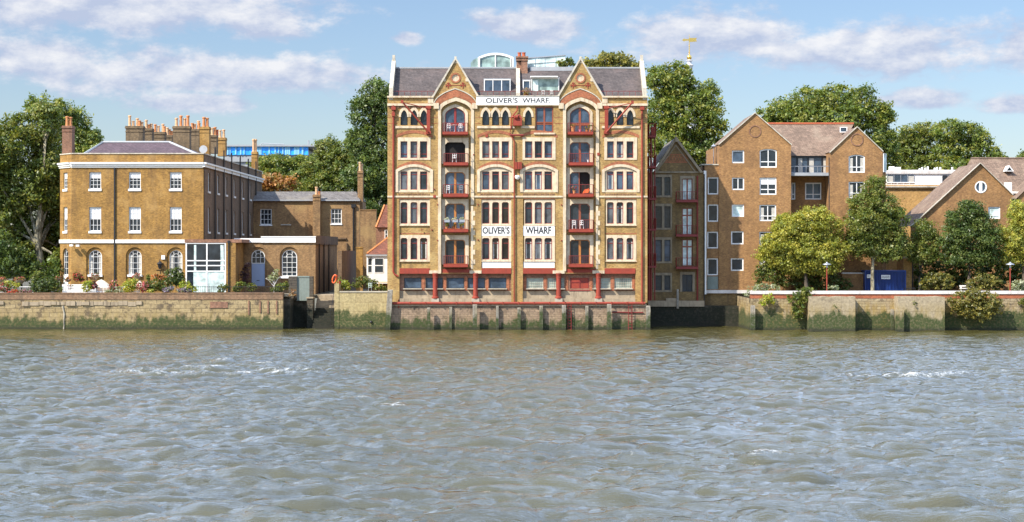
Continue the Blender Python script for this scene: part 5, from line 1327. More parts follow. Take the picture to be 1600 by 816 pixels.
rg = thing('guard_rail', 'low dark iron guard rail at the right end of the blue container', 'railing', (X(1420,4), 4, 3.3))
part(railing_mb(PF(4),1413,1430,450.5,462,0,0,2.2,.015,False,.03), 'bars', M['black'], rg)
bn = thing('picnic_bench', 'pale wooden bench seen under the dark tree', 'bench', (X(1508,5), 5, 3.3))
part(MB(PF(5)).box(1500,1518,450,451.4,-.2,.2), 'seat', M['white'], bn); part(MB(PF(5)).box(1500,1518,446,448,.22,.26), 'backrest', M['white'], bn)
for u in (1501,1516): part(MB(PF(5)).box(u,u+1,446,462,-.15,.24), 'leg', M['white'], bn)
# ================================================================ far things
YO = 190.0; FO = PF(YO)
ob = thing('office_block', 'distant long office block clad in bright blue and cyan panels', 'office block', (X(425,YO), YO, 3))
part(MB(FO).box(352,478,232.5,470,0,30), 'wall', M['lead'], ob)
m = MB(FO); m.box(351,482,229.5,242.5,-.6,-.02); part(m, 'blue_glazing', M['office_blue'], ob)
m = MB(FO); rd = random.Random(3)
u = 352.0
while u < 481:
    w_ = rd.uniform(1.2,3.5)
    if rd.random() < .45: m.box(u,u+w_*.8,230,242,-.75,-.62)
    u += w_
part(m, 'cyan_panel', M['office_cyan'], ob)
part(MB(FO).box(350,497,227,229.5,-1.2,30).box(352,420,243,253,-.4,0).box(476.3,478,217,227,5,6).ftube([(400,227,4),(405,222.5,4),(440,224,4)], .1, 4), 'roof', M['lead'], ob)
YSp = 80.0; FSp = PF(YSp); sS = FSp.s
sp_ = thing('church_spire', 'white church spire top with gilded ball and weather vane above the trees', 'spire', (X(1077.5,YSp), YSp, 3))
c = FSp(1077,470,0); H = lambda v: (470-v)*sS
part(MB().lathe(c, [(2.6,0),(2.6,H(220)),(2.2,H(219)),(2.2,H(165)),(1.9,H(163)),(1.2,H(140)),(.75,H(122)),(.42,H(112)),(.5,H(104)),(.62,H(102.5)),(.35,H(100)),(.32,H(96)),(.5,H(95)),(.2,H(93.5))], 8), 'tower', M['spire_white'], sp_)
part(MB().lathe(c, [(.1,H(94)),(.28,H(93)),(.36,H(90)),(.28,H(87)),(.1,H(86))], 14), 'gilded_ball', M['gold'], sp_, smooth=True)
part(MB().tube([c+Vector((0,0,H(87))), c+Vector((0,0,H(54)))], [.09,.03], 6).lathe(c, [(.05,H(83)),(.14,H(82)),(.05,H(81))], 8).lathe(c, [(.05,H(72.5)),(.12,H(72)),(.05,H(71))], 8), 'rod', M['gold'], sp_)
m = MB(FSp); m.plate([(1076.5,59.5),(1089,59.5),(1087.5,62),(1089,65),(1076.5,66)], (), -.05, .05, True); m.plate([(1076.5,61.2),(1071,61.2),(1069,60.2),(1065.5,62.8),(1069,65),(1071,64),(1076.5,63.6)], (), -.05, .05, True)
part(m, 'weather_vane', M['gold'], sp_)
# ================================================================ ground
m = MB()
def sheet(x0, x1, y0, y1, z): m.face([(x0,y0,z),(x1,y0,z),(x1,y1,z),(x0,y1,z)])
GZ = 3.2
sheet(-2500, 2500, 15, 4000, GZ); sheet(-400, X(452,0), .5, 15, GZ); sheet(X(527,0), X(1012,0), .5, 15, GZ); sheet(X(1178,0), 400, -1.6, 15, GZ)
m.face([(X(452,0),4.4,GZ),(X(490,3),4.4,GZ),(X(490,3),15,GZ),(X(452,0),15,GZ)])
struct(m, 'ground', M['soil'])
# ================================================================ vegetation
big = dict(size=.25, per=20, clumps=2.2)
tree('plane_tree', 'broad plane tree with pale mottled trunk left of the Georgian house', 13, [(18,235,44,42),(58,200,34,36),(76,178,22,22),(-25,245,50,60),(30,295,48,46),(74,262,24,46,1),(-10,345,48,52),(40,370,36,42,4),(76,335,22,46,4),(62,300,26,36,1),(84,298,11,32,1),(60,390,20,36,4),(12,405,40,30),(86,392,10,24,4),(88,330,12,40,4),(90,410,10,20),(-45,400,40,36)], (73,3.1), 'mid', bark='bark_plane', tr=.42, seed=2, **big)
tree('plane_tree', 'taller tree behind the front chimney of the Georgian house', 38, [(104,182,20,26),(120,198,20,24),(140,218,20,16),(112,225,34,30),(86,178,14,22),(60,170,18,18),(140,245,24,24),(95,270,40,50)], (110,3.1), 'plane', tr=.4, seed=3, **big)
tree('broadleaf_tree', 'dark low tree filling the bottom left corner behind the flower baskets', 9, [(-10,400,36,42),(28,415,26,26),(55,425,20,16),(86,425,9,22)], (30,3.1), 'dark', size=.26, per=14, clumps=2.2, tr=.2, seed=4)
tree('broadleaf_tree', 'tall dark green tree against the left flank of the warehouse', 58, [(585,152,25,28),(603,175,24,42),(566,178,22,26),(590,225,34,36),(560,230,20,28),(598,280,30,38),(570,275,30,34),(580,320,36,30)], (590,3.1), 'dark', tr=.5, seed=5, **big)
tree('broadleaf_tree', 'rounded tree rising behind the rear range, left of the tallest one', 66, [(514,238,20,26),(500,262,28,24),(530,262,28,32),(546,240,14,22),(520,295,40,30),(478,280,24,26)], (515,3.1), 'mid', tr=.4, seed=6, **big)
tree('chestnut_tree', 'brown-leaved tree behind the slate roof of the rear range', 54, [(424,284,20,12),(444,288,18,14),(408,290,14,12)], (430,3.1), 'brown', size=.3, per=14, clumps=2, tr=.25, seed=7)
tree('broadleaf_tree', 'light green tree in front of the distant blue office block', 75, [(430,258,28,16),(455,262,26,16),(412,258,16,12),(470,256,18,12),(440,285,44,18)], (440,3.1), 'plane', tr=.3, seed=8, **big)
tree('plane_tree', 'big plane tree right of the warehouse, beneath the weather vane', 44, [(1055,135,24,30),(1064,120,18,24),(1030,128,20,24),(1100,150,24,26),(1112,185,18,30),(1072,180,42,42),(1035,180,22,40),(1112,222,22,26),(1050,228,44,32),(1090,240,38,22)], (1068,3.1), 'plane', tr=.55, seed=9, **big)
tree('plane_tree', 'treetop showing above the right-hand slate roof of the warehouse', 50, [(945,97,20,15),(968,100,20,14),(924,104,12,12),(992,106,12,10),(955,130,50,26)], (955,3.1), 'olive', tr=.4, seed=10, **big)
tree('plane_tree', 'wide plane tree spreading behind the brown brick flats', 45, [(1225,178,34,20),(1262,160,32,24),(1302,156,30,24),(1340,158,26,24),(1368,178,20,22),(1384,180,14,16),(1300,190,60,24),(1370,215,26,30),(1386,245,20,26),(1206,196,18,16),(1250,192,40,20)], (1290,3.1), 'plane', tr=.6, seed=11, **big)
tree('plane_tree', 'row tree behind the white penthouse, beside the flats', 72, [(1424,214,22,18),(1450,208,22,18),(1435,236,34,22),(1405,236,14,22),(1440,262,40,16)], (1435,3.1), 'mid', tr=.45, seed=12, **big)
tree('plane_tree', 'rounded tree behind the white penthouse, the farther right of two', 68, [(1482,208,24,20),(1514,210,24,18),(1534,226,18,18),(1500,236,38,20),(1552,240,12,10),(1500,262,44,14)], (1500,3.1), 'plane', tr=.45, seed=13, **big)
tree('broadleaf_tree', 'small treetop at the far right skyline above the long tiled roof', 70, [(1598,246,8,6),(1612,244,12,8),(1563,247,10,5)], (1600,3.1), 'mid', size=.3, per=12, clumps=2, tr=.2, seed=14)
fr_ = dict(size=.15, per=24, clumps=5.4, clump_r=.4)
tree('broadleaf_tree', 'yellow-green dome-shaped tree in front of the brick flats', 4, [(1254,365,36,32),(1268,343,28,20),(1232,362,26,26),(1208,380,22,17),(1292,362,26,27),(1304,388,18,18),(1240,396,44,22),(1278,398,36,24),(1222,404,28,17),(1250,415,44,16),(1288,414,26,16)], (1262,3.2), 'yellow', tr=.2, seed=15, **fr_)
tree('broadleaf_tree', 'green leafy tree with pale trunk before the blue container', 5, [(1364,298,19,22),(1350,322,24,24),(1384,325,22,26),(1338,352,18,22),(1366,352,36,28),(1398,362,18,26),(1345,384,24,20),(1380,392,30,18),(1402,388,16,18),(1328,378,14,18)], (1363.5,3.2), 'mid', tr=.17, seed=16, bark='bark_plane', **fr_)
tree('broadleaf_tree', 'slim young tree between the blue container and the dark green tree', 6, [(1446,362,17,18),(1436,380,14,20),(1456,384,14,20),(1445,398,22,14),(1430,402,10,10)], (1436,3.2), 'mid', tr=.11, seed=17, **fr_)
tree('broadleaf_tree', 'dark green wide-crowned tree before the round-windowed house', 5, [(1516,330,20,17),(1500,348,24,20),(1534,352,20,20),(1488,376,20,22),(1518,374,34,24),(1548,378,18,22),(1500,402,28,14),(1536,402,26,14)], (1509,3.2), 'dark', tr=.15, seed=18, **fr_)
tree('broadleaf_tree', 'yellowing tree cut by the right edge above the red lamp post', 5, [(1592,338,16,24),(1606,350,22,34),(1586,372,22,24),(1610,392,26,24),(1580,400,14,16)], (1602,3.2), 'yellow', tr=.18, seed=19, **fr_)
sh = dict(size=.17, per=12, clumps=5.5, clump_r=.22)
gB = 'shrubs along the right river wall'
bush('shrub', 'glossy mid-green shrub against the flats under the yellow tree', 5, [(1196,420,14,16),(1210,428,20,20),(1186,432,9,14),(1228,436,16,14)], 'mid', group=gB, **sh)
bush('shrub', 'silvery variegated shrub left of the yellow tree above the coping', 1, [(1192,449,12,7),(1208,450,10,6),(1180,451,7,5)], 'silver', group=gB, **sh)
bush('shrub', 'dark shrub in the shade beneath the yellow tree', 6, [(1256,436,26,22),(1290,438,24,20),(1318,446,14,12)], 'dark', group=gB, **sh)
bush('shrub', 'rounded olive-green bush right of the blue container', 3, [(1460,438,16,15),(1476,440,16,13),(1447,444,10,10)], 'olive', group=gB, **sh)
bush('shrub', 'grey-green bush under the dark wide-crowned tree', 3, [(1535,440,20,15),(1552,443,16,13),(1520,446,12,10)], 'olive', group=gB, **sh)
bush('shrub', 'pale silvery bush at the right edge behind the lamp post', 2, [(1590,447,14,9),(1604,446,12,10)], 'silver', group=gB, **sh)
bush('shrub', 'low tuft of grey-green plants beside the first red lamp post', 1, [(1302,451,9,5)], 'silver', group=gB, **sh)
bush('hedge', 'dark hedge running behind the slim young tree', 9, [(1440,428,26,26),(1480,422,30,30),(1520,425,34,30),(1562,425,30,30),(1598,425,22,30)], 'dark', size=.24, per=12, clumps=3, clump_r=.3, cat='hedge')
gC = 'bushes hanging over the right river wall'
bush('wall_shrub', 'bushy plant hanging over the coping left of the first buttress', -2.7, [(1253,462,13,14),(1248,480,11,13),(1262,456,10,10),(1246,492,7,8),(1236,466,6,8)], 'plane', group=gC, **sh)
bush('wall_shrub', 'small bright bush rooted in the left end of the right river wall', -2.5, [(1199,465,10,7),(1194,472,7,6),(1205,471,6,5)], 'lime', group=gC, **sh)
bush('wall_shrub', 'large sprawling yellow-green bush spilling over the coping right of the second buttress', -3.0, [(1512,470,26,18),(1540,472,24,18),(1500,484,16,10),(1528,488,28,14),(1556,480,12,12),(1524,458,18,9),(1486,470,8,9)], 'olive', flower=[(.3,.24,.05)], ff=.2, group=gC, **sh)
bush('wall_shrub', 'small tuft growing from the wall at the right edge', -2.4, [(1599,470,6,8),(1606,474,8,8)], 'plane', group=gC, **sh)
bush('wall_shrub', 'thin plant sprouting at the corner of the dark inlet and the right wall', -1.8, [(1174,452,7,8),(1167,460,6,6)], 'silver', size=.14, per=8, clumps=4, clump_r=.18, group=gC)
bush('wall_shrub', 'little weed growing on the face of the first buttress', -3.7, [(1305,480,5,3)], 'mid', size=.1, per=8, clumps=8, clump_r=.1, group=gC)
bush('wall_shrub', 'little weed growing on the face of the second buttress', -3.7, [(1429,474,5,4)], 'mid', size=.1, per=8, clumps=8, clump_r=.1, group=gC)
bush('wall_shrub', 'dry reddish plant on the corner post beside the boarded gate', 1.6, [(458,457,5,6),(454,461,4,4)], 'brown', size=.12, per=8, clumps=8, clump_r=.12, group=gC)
rw = random.Random(9); belt = []
u = -260.0
while u < 1900:
    belt.append((X(u,150), 150+rw.uniform(-8,8), 3+rw.uniform(2.5,4.5), rw.uniform(4,6.5), 3.5, rw.uniform(3.5,6.5))); u += rw.uniform(40,60)
o = leaf_mesh('woodland', belt, [(.08,.11,.03),(.1,.13,.035),(.06,.085,.025)], .8, 8, .35, clump_r=.9, origin=(0,150,3)); o['kind'] = 'stuff'; o['label'] = 'belt of distant trees behind the riverside buildings'; o['category'] = 'trees'
# ---- left garden
gs = dict(size=.115, per=12, clumps=15, clump_r=.13)
gG = 'flowering plants in the riverside garden'
G_ = [
 ('shrub','round clipped bush at the foot of the plane tree',1.5,[(57,438,9,9),(62,432,9,7)],'plane',None,0),
 ('shrub','dark spreading shrub overhanging the wall before the house corner',.9,[(66,448,15,10),(80,446,10,9),(58,452,8,6)],'dark',None,0),
 ('shrub','small green shrub at the right side of the dark spreading one',.9,[(88,450,6,6),(92,453,5,4)],'mid',None,0),
 ('flower_bed','lime-coloured plant beneath the left flower baskets',1,[(14,445,7,5),(24,446,6,4)],'lime',None,0),
 ('flower_bed','mixed pink and green planting at the far left of the garden wall',.8,[(4,449,8,5),(8,454,8,3)],'mid',PINK,.35),
 ('flower_bed','bright red flowers at the foot of the left railing',.5,[(22,456,7,2.6)],'mid',REDF,.75),
 ('flower_bed','pinkish purple flowers trailing over the coping left of the dark shrub',.4,[(39,457,9,3),(46,456,4,2.5)],'redgreen',[(.4,.15,.2),(.5,.25,.3)],.45),
 ('flower_bed','red and pink climber against the brown brick by the first arched window',6,[(120,433,5,6),(126,437,6,6),(118,436,3,4)],'redgreen',PINK+REDF,.5),
 ('flower_bed','yellow-green bush with dark companion below the first arched window',1,[(136,449,7,7),(141,444,5,5)],'lime',None,0),
 ('flower_bed','dark red-leaved plant beside the yellow-green bush below the first arched window',1,[(147,448,4,8)],'purple',PINK,.15),
 ('flower_bed','rose bush with red blooms beside the black drainpipe',1.2,[(178,447,6,6),(174,451,4,4)],'redgreen',PINK+REDF,.55),
 ('flower_bed','grey-green planting under the rose bush by the drainpipe',.9,[(172,455,9,3),(186,454,6,4)],'silver',None,0),
 ('flower_bed','large lime-yellow plant left of the middle arched window',1,[(202,449,9,8),(208,444,7,6)],'lime',YELF,.1),
 ('flower_bed','pink flowering bush beside the lime-yellow plant',.8,[(222,450,7,6),(228,447,5,5)],'redgreen',PINK,.5),
 ('shrub','tall narrow conifer-like plant in front of the house wall',2,[(232,441,2.4,8),(232,434,1.4,5)],'mid',None,0),
 ('shrub','broad green bush in the middle of the long flower bed',1,[(245,447,12,8),(256,450,10,6),(238,452,7,5)],'mid',None,0),
 ('shrub','tall dark leafy shrub between the last arched window and the glazed room',1.5,[(270,437,11,12),(277,430,8,9),(282,440,7,9)],'dark',None,0),
 ('flower_bed','rusty orange flowers under the wall lantern',2,[(244,434,6,4),(252,436,5,4)],'redgreen',ORANGEF,.6),
 ('flower_bed','rusty orange flowers left of the tall dark shrub',2,[(260,434,5,4),(256,438,4,3)],'redgreen',ORANGEF,.6),
 ('flower_bed','lilac haze of catmint spilling over the coping, left clump',.5,[(262,454,8,3.4),(268,452,5,3)],'silver',LILAC,.6),
 ('flower_bed','lilac haze of catmint spilling over the coping, right clump nearer the glazed room',.5,[(286,455,9,3.2),(292,454,5,3)],'silver',LILAC,.6),
 ('flower_bed','yellowish green plant at the left foot of the glazed room',.8,[(290,448,9,6),(300,453,7,4)],'lime',None,0),
 ('shrub','fresh green tuft under the middle of the flower bed',.5,[(237,456,5,2.6)],'lime',None,0),
 ('shrub','green bush by the railing before the brick block of the glazed room',1,[(347,453,6,5),(352,450,4,4)],'mid',None,0),
 ('shrub','low green bush left of the pale blue door',2,[(376,447,7,5),(370,452,6,4)],'plane',None,0),
 ('shrub','rounded green bush touching the left edge of the pale blue door',2,[(393,450,6,6)],'mid',None,0),
 ('shrub','purple-leaved shrub in the shadow beside the brick block',6,[(382,428,5,8),(384,438,6,8),(387,418,4,6)],'purple',None,0),
 ('shrub','thin silvery sapling right of the pale blue door',3,[(428,432,5,5),(432,426,3,4),(424,436,4,4)],'silver',None,0),
 ('flower_bed','ornamental grass and green plants right of the thin sapling',1.5,[(440,450,8,5),(432,453,7,4),(447,446,4,4)],'plane',None,0),
 ('flower_bed','green plants hanging over the right pier of the stone stairs',2.5,[(536,444,8,5),(541,449,6,5)],'lime',WHITEF,.05),
 ('shrub','green tangle of plants behind the short yellowish river wall',4,[(566,438,10,5),(580,444,8,6),(560,446,8,5)],'mid',None,0),
 ('shrub','leafy plant beside the small wooden frame left of the warehouse',2.5,[(592,450,5,5),(600,452,4,4)],'plane',None,0),
]
for nm, lab, Y, lobes, pal, fl_, ff in G_:
    lobes = [(a, b-c_[1]*.2, c_[0]*1.28, c_[1]*1.3) for a, b, *c_ in lobes]
    bush(nm, lab, Y, lobes, pal, flower=fl_, ff=ff, group=gG, cat='shrub' if nm == 'shrub' else 'flowers', dep=.7, **gs)
def basket(u, v, Y, r, label, fl_, pal='redgreen', post=True):
    fr = PF(Y); c = fr(u, v, 0); t = thing('hanging_basket', label, 'flower basket', c, 'flower baskets on posts in the riverside garden')
    s = fr.s
    part(MB().lathe(c, [(r*.35*s,-r*.7*s),(r*.8*s,-r*.25*s),(r*.95*s,0)], 10), 'basket', M['concrete'], t)
    part(MB().tube([c+Vector((0,.12,-.3)), Vector((c.x, c.y+.12, 3.1))], .035, 5), 'post', M['white'], t)
    leaf_mesh('flowers', [(c.x, c.y, c.z+.05, r*s, r*.8*s, r*.6*s), (c.x-r*.4*s, c.y, c.z-.12, r*.5*s, r*.5*s, r*.5*s)], pal, .1, 11, 17, flower=fl_, flower_frac=.45, clump_r=.12, parent=t, origin=c)
BK = ORANGEF+PINK
basket(3,437,2.2,7,'flower basket of rusty pink blooms cut by the left edge of the photo',BK)
basket(31,438,2.2,9,'wide flower basket of rusty pink blooms above the red flowers',BK)
basket(91.5,435,3,5.2,'small orange-flowered basket just left of the house corner',BK)
basket(106,437,3.5,5.4,'flower basket in front of the narrow white corner window',PINK)
basket(110,449,1.5,5,'low flower basket before the white picket fence at the house corner',BK)
basket(149.5,431,3,7,'flower basket of dark red blooms below the first arched window of the house',PINK+REDF)
basket(214,432,3,7.5,'flower basket of dark red blooms below the middle arched window of the house',PINK+REDF)
# trees' bare sapling stems
m = MB(PF(3)); m.ftube([(428,458,0),(428.5,444,0),(424,434,0)], .05, 5); m.ftube([(428.5,446,0),(434,436,0),(437,433,0)], .04, 5); m.ftube([(428.5,444,0),(429,430,0),(427,425,0)], .035, 5); m.ftube([(428.3,448,0),(420,438,0),(415,435,0)], .03, 5)
solo(m, 'sapling', M['coping_white'], 'bare pale branching sapling right of the pale blue door', 'tree')
# fences and furniture of the garden
f1 = thing('picket_fence', 'white picket fence along the garden wall in front of the house', 'fence', (X(155,1.2),1.2,3.2))
FFn = PF(1.2)
m = MB(FFn); m.box(97,217,448.4,449.4,0,.04); m.box(97,217,455.6,456.6,0,.04); part(m, 'rail', M['white_clean'], f1)
m = MB(FFn)
u = 97.0
while u < 217: m.box(u,u+.8,447.2,460,-.02,0); u += 2.3
part(m, 'pickets', M['white_clean'], f1)
f2 = thing('iron_railing', 'low black iron railing along the garden wall before the glazed room and blue door', 'railing', (X(380,.9),.9,3.2))
FI = PF(.9)
m = MB(FI); m.ftube([(302,448.4,0),(447,448.4,0)], .025, 4); m.ftube([(302,457,0),(447,457,0)], .02, 4); part(m, 'rail', M['black'], f2)
m = MB(FI)
for k in range(52): m.ftube([(302+k*2.84,446.8,0),(302+k*2.84,460,0)], .014, 4)
part(m, 'bars', M['black'], f2)
f3 = thing('iron_railing', 'low black iron railing at the left end of the garden wall', 'railing', (X(20,1.4),1.4,3.2))
FI = PF(1.4)
m = MB(FI); m.ftube([(-60,448.6,0),(52,448.6,0)], .04, 4); m.ftube([(-60,457,0),(52,457,0)], .02, 4); part(m, 'rail', M['white'], f3)
m = MB(FI)
for k in range(38): m.ftube([(-60+k*3,447.8,0),(-60+k*3,460,0)], .016, 4)
part(m, 'bars', M['black'], f3)
gp_ = thing('garden_parasol', 'cream canvas parasol low in front of the first arched window', 'parasol', PF(3)(158,458,0))
c = PF(3)(158,458,0); part(MB().lathe(c, [(.04,1.35),(.35,1.2),(.8,.85),(1.0,.62)], 10), 'canopy', M['cream'], gp_); part(MB().lathe(c, [(.03,-.2),(.03,1.38)], 6), 'pole', M['white'], gp_)
gp2 = thing('garden_parasol', 'small cream parasol under the middle arched window', 'parasol', PF(3)(218,458,0))
c = PF(3)(218,458,0); part(MB().lathe(c, [(.04,1.25),(.2,1.1),(.45,.8),(.6,.6)], 10), 'canopy', M['cream'], gp2); part(MB().lathe(c, [(.03,-.2),(.03,1.28)], 6), 'pole', M['white'], gp2)
wl2 = thing('garden_wall', 'low white-painted wall at the foot of the house behind the picket fence', 'wall', (X(130,5),5,3.2))
part(MB(PF(5)).box(97,150,444.5,462,0,.25), 'wall_face', M['white'], wl2)
wf = thing('wooden_frame', 'small wooden planter frame on the terrace left of the warehouse', 'planter frame', PF(2.5)(598,456,0))
m = MB(PF(2.5)); m.box(591.5,592.8,441,458,0,.08); m.box(597,598,443,458,0,.08); m.box(591.5,606,440.6,442,-.01,.5); part(m, 'frame', M['terracotta_pale'], wf)
pot(538, 447.5, .6, 5.5, 5, M['red'], 'bright red flower pot on the pier at the top of the stone stairs', 'mid', WHITEF, .1, 6, PF(.6)) if False else pot(530.2, 443.5, .5, 4.2, 4.2, M['red'], 'bright red flower pot on the pier at the top of the stone stairs', 'mid', None, 0, 6, PF(.2))
bt = MB(PF(3)); bt.box(582,589,447,454,0,.4)
tb_ = thing('garden_chair', 'pale green folding chair among the plants behind the short river wall', 'chair', PF(3)(578,456,0)); chair_parts(PF(3),578,456,0,1.0,M['glass_white'],tb_)

# ================================================================ water: a wind-chopped river surface
def build_water():
    L, n = 168.0, 900
    dx = L/n
    r = np.random.default_rng(21)
    kx = np.fft.fftfreq(n, d=dx)*2*np.pi
    KX, KY = np.meshgrid(kx, kx, indexing='xy'); K = np.hypot(KX, KY); K[0,0] = 1e-6
    def field(kp, wd, spread, lo, hi):
        ct = (KX*math.cos(wd)+KY*math.sin(wd))/K
        S = np.exp(-1.0*(kp/K)**2)/K**4*(spread+np.abs(ct)**4)*np.exp(-(K/hi)**2)*(K > lo)
        h = (r.normal(size=(n,n))+1j*r.normal(size=(n,n)))*np.sqrt(S); h[0,0] = 0
        return h
    h1 = field(2.0, R(97), .05, .6, 12); h2 = field(2.6, R(78), .12, .9, 14)
    f1, f2 = np.real(np.fft.ifft2(h1)), np.real(np.fft.ifft2(h2))
    h3 = field(5.5, R(115), .2, 2.0, 16); f3 = np.real(np.fft.ifft2(h3))
    a1, a2 = WAVE1/f1.std(), WAVE2/f2.std()
    H = h1*a1+h2*a2+h3*(.016/f3.std())
    z = np.real(np.fft.ifft2(H)); ux = np.real(np.fft.ifft2(1j*KX/K*H)); uy = np.real(np.fft.ifft2(1j*KY/K*H))
    x = (np.arange(n)*dx)-L/2; y = (np.arange(n)*dx)-L+16
    XX, YY = np.meshgrid(x, y, indexing='xy')
    calm = np.clip((-(YY)+2)/34, 0.35, 1.0)   # the water lies flatter under the far bank
    rough = 1+.35*np.exp(-((YY+60+2*np.sin(XX*.09))/5)**2)
    k = calm*rough
    z = z*k
    sel = (np.abs(XX) < 66)
    cols_ = np.where(np.abs(x) < 66)[0]; c0, c1 = cols_[0], cols_[-1]+1
    XX, YY, z, ux, uy = XX[:,c0:c1], YY[:,c0:c1], z[:,c0:c1], (ux*k)[:,c0:c1], (uy*k)[:,c0:c1]
    PX, PY = XX-ux*1.45, YY-uy*1.45
    nr, nc = z.shape
    # foam: breaking crests along the tide line, a few elsewhere
    crest = z/z.std(); bandc = np.exp(-((YY+61+1.8*np.sin(XX*.11)+1.2*np.sin(XX*.31+1))/2.6)**2)
    g = np.real(np.fft.ifft2(np.fft.fft2(r.normal(size=(n,n)))*np.exp(-(K/.35)**2)))[:,c0:c1]; g /= g.std()
    foam = np.clip(crest-.25, 0, .7)*bandc*np.clip(g+.9, 0, 1.4)*.7+np.clip(crest-2.5, 0, .6)*np.clip(g-.7, 0, 1.2)*.8*(YY < -45)
    P = np.stack([PX, PY, z], axis=-1).reshape(-1, 3)
    idx = np.arange(nr*nc).reshape(nr, nc)
    F = np.stack([idx[:-1,:-1], idx[:-1,1:], idx[1:,1:], idx[1:,:-1]], axis=-1).reshape(-1, 4)
    # calm skirt out to the far reaches of the river
    x0, x1, y0, y1 = x[c0], x[c1-1], y[0], y[-1]
    xs = [-900, x0+.4, x1-.4, 900]; ys = [-700, y0+.4, y1-.4, 17]
    base = len(P); Q = [(a, b, -.22) for b in ys for a in xs]; P = np.concatenate([P, np.array(Q)])
    SF = [(base+j*4+i, base+j*4+i+1, base+j*4+i+5, base+j*4+i+4) for j in range(3) for i in range(3) if not (i == 1 and j == 1)]
    F = np.concatenate([F, np.array(SF)])
    me = D.meshes.new('river_water'); me.vertices.add(len(P)); me.vertices.foreach_set('co', P.astype(np.float32).ravel())
    me.loops.add(F.size); me.loops.foreach_set('vertex_index', F.astype(np.int32).ravel())
    me.polygons.add(len(F)); me.polygons.foreach_set('loop_start', np.arange(0, F.size, 4, dtype=np.int32)); me.polygons.foreach_set('loop_total', np.full(len(F), 4, dtype=np.int32))
    me.update(calc_edges=True); me.polygons.foreach_set('use_smooth', [True]*len(F))
    at = me.attributes.new('foam', 'FLOAT', 'POINT'); at.data.foreach_set('value', np.concatenate([foam.ravel(), np.zeros(16)]).astype(np.float32))
    t = NT('river_water'); Pn = t.pos()
    fo = t.n('ShaderNodeAttribute', attribute_name='foam').outputs['Fac']
    lace = t.noise(t.scalev(Pn, (.8,.8,1)), 3.2, 8, .8)
    fm = t.math('MULTIPLY', t.ramp(t.math('MULTIPLY', fo, t.ramp(lace, .47, .62)), .08, .5), .95, clamp=True)
    mud = t.noise(Pn, .12, 3, .5)
    col = t.mix(t.ramp(mud, .3, .7), WCOL1, WCOL2)
    col = t.mix(fm, col, (.6,.6,.57,1))
    rip = t.math('ADD', t.noise(t.scalev(Pn, (.45,1.7,1)), 2.2, 4, .6), t.math('MULTIPLY', t.noise(t.scalev(Pn, (.5,1.6,1)), 7.0, 3, .6), .6))
    rn = t.noise(t.scalev(Pn, (.4,1.6,1)), 4.2, 3, .55)
    ridge = t.math('SUBTRACT', 1.0, t.math('ABSOLUTE', t.math('MULTIPLY_ADD', rn, 2.0, -1.0)))
    rip = t.math('ADD', rip, t.math('MULTIPLY', ridge, .35))
    gust = t.ramp(t.noise(t.scalev(Pn, (.6,1.4,1)), .09, 4, .6), .35, .65, .2, .62)
    mt = t.finish(col, t.math('ADD', t.math('MULTIPLY', fm, .6), .04), rip, gust, .12, IOR=1.9)
    me.materials.append(mt)
    o = D.objects.new('river_water', me); C.objects.link(o); o['kind'] = 'structure'
WAVE1, WAVE2 = .085, .04
WCOL1, WCOL2, RIP = (.056,.049,.014,1), (.076,.066,.02,1), .4
build_water()

# ================================================================ sky, sun, camera
sun_from = Vector((-1.25, -1.0, 1.5)).normalized()
sc = bpy.context.scene
w = D.worlds.new('World'); sc.world = w; w.use_nodes = True
T = NT.__new__(NT); T.t = w.node_tree; T.t.nodes.clear()
out = T.n('ShaderNodeOutputWorld')
sky = T.n('ShaderNodeTexSky', sky_type='NISHITA'); sky.sun_disc = False
sky.sun_elevation = math.asin(sun_from.z); sky.sun_rotation = math.atan2(sun_from.x, sun_from.y)
sky.air_density = 1.0; sky.dust_density = .6; sky.ozone_density = 2.2
dirv = T.n('ShaderNodeNewGeometry').outputs['Incoming']
dirv = T.n('ShaderNodeTexCoord').outputs['Generated']
dx, dy, dz = T.xyz(dirv)[:3]
az = T.math('ARCTAN2', dx, dy)
hyp = T.math('SQRT', T.math('ADD', T.math('MULTIPLY', dx, dx), T.math('MULTIPLY', dy, dy)))
el = T.math('DIVIDE', dz, hyp)
pv = T.vec(az, T.math('MULTIPLY', el, 1.9), 0.0)
nz = T.noise(pv, 26, 9, .62); nz2 = T.noise(pv, 75, 6, .65); nz0 = T.noise(pv, 7, 3, .5)
wob = T.math('ADD', T.math('MULTIPLY', T.math('ADD', nz, -.5), 1.9), T.math('ADD', T.math('MULTIPLY', T.math('ADD', nz2, -.5), .6), T.math('MULTIPLY', T.math('ADD', nz0, -.5), .8)))
# cumulus banks by compass bearing and height: (bearing, tangent of height, half-width, half-height)
banks = [(-.228,.1400,.125,.0175),(-.140,.1290,.030,.0125),(-.262,.1060,.050,.013),(-.172,.1000,.115,.0135),(-.180,.0835,.040,.006),
         (.013,.1285,.034,.009),(.121,.1215,.070,.016),(.204,.1125,.075,.0145),(.290,.1090,.022,.012),(-.296,.1040,.012,.012),(.232,.0840,.028,.006),(.285,.0800,.03,.005),(-.06,.121,.010,.004)]
mask = None; top = None
for (a, e, ra, re) in banks:
    va = T.math('DIVIDE', T.math('SUBTRACT', az, a), ra*1.15); ve = T.math('DIVIDE', T.math('SUBTRACT', el, e), re*1.3)
    d2 = T.math('SQRT', T.math('ADD', T.math('MULTIPLY', va, va), T.math('MULTIPLY', ve, ve)))
    f = T.math('SUBTRACT', 1.0, d2)
    tp_ = T.math('MULTIPLY', T.ramp(f, -.3, .5), T.ramp(ve, -1.0, 1.0))
    mask = f if mask is None else T.math('MAXIMUM', mask, f)
    top = tp_ if top is None else T.math('MAXIMUM', top, tp_)
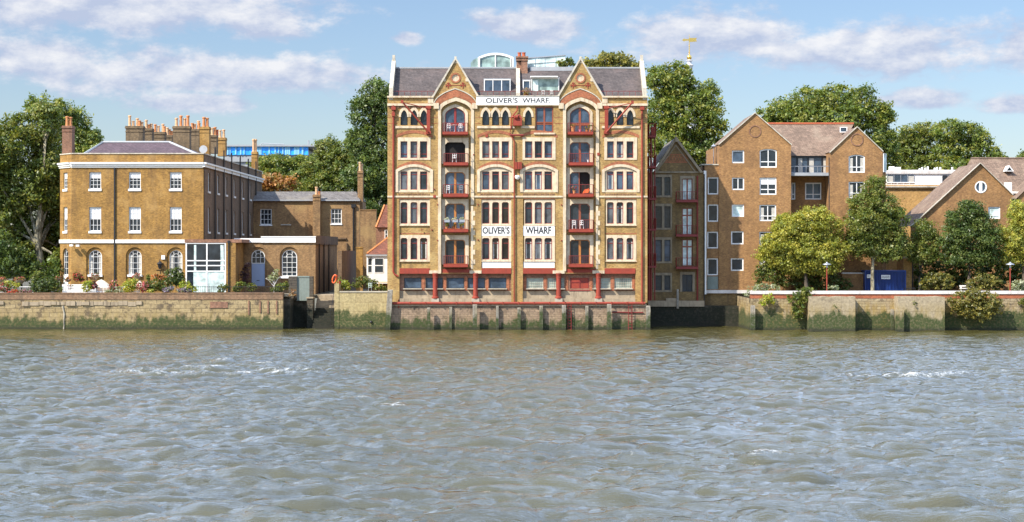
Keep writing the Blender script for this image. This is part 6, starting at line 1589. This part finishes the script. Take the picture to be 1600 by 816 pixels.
hi = T.math('MULTIPLY', T.ramp(el, .16, .26), T.math('SUBTRACT', T.noise(T.vec(az, T.math('MULTIPLY', el, 1.4), 3.0), 4.5, 6, .6), .5))
hi = T.math('ADD', T.math('MULTIPLY', hi, 5.0), .45)
hi = T.math('SUBTRACT', hi, T.ramp(el, .2, .15, 0.0, 4.0))
mm_ = T.math('MAXIMUM', T.math('ADD', mask, wob), hi)
alpha = T.n('ShaderNodeMapRange', {0: mm_, 1: -.05, 2: .5, 3: 0.0, 4: .92}, interpolation_type='SMOOTHSTEP').outputs[0]
pvs = T.n('ShaderNodeVectorMath', {0: pv, 1: (-.006,.012,0)}, operation='ADD').outputs[0]
nzs = T.noise(pvs, 26, 9, .62)
lit = T.math('ADD', T.math('MULTIPLY_ADD', top, .6, .1), T.math('MULTIPLY', T.math('SUBTRACT', nz, nzs), 3.2), clamp=True)
ccol0 = T.mix(lit, (3.7,4.2,5.5,1), (6.6,6.6,6.8,1))
ccol = T.mix(T.ramp(el, .15, .24), ccol0, T.mix(T.ramp(nz0, .3, .7), (5.9,9.0,15.0,1), (11.0,13.4,18.0,1)))
skyc = T.mix(1.0, sky.outputs[0], (.87,.89,.98,1), 'MULTIPLY')
bg = T.n('ShaderNodeBackground', {'Color': T.mix(alpha, skyc, ccol), 'Strength': .08})
T.t.links.new(bg.outputs[0], out.inputs[0])
sl = D.lights.new('sun', 'SUN'); sl.energy = 4.55; sl.angle = R(.5); sl.color = (1.0, .93, .82)
so = D.objects.new('sun', sl); C.objects.link(so); so.location = (-60, -60, 90)
so.rotation_euler = (-sun_from).to_track_quat('-Z', 'Y').to_euler()
cam = D.cameras.new('camera'); cam.lens = FPX/1600*36; cam.sensor_width = 36; cam.shift_y = (HZ-408)/1600
cam.clip_end = 6000; cam.clip_start = .5
co = D.objects.new('camera', cam); C.objects.link(co); co.location = (0, -CAM_D, CAM_H); co.rotation_euler = (R(90), 0, 0)
sc.camera = co
sc.view_settings.view_transform = 'Standard'; sc.view_settings.look = 'None'; sc.view_settings.exposure = .82; sc.view_settings.gamma = 1
sc.view_settings.use_curve_mapping = False
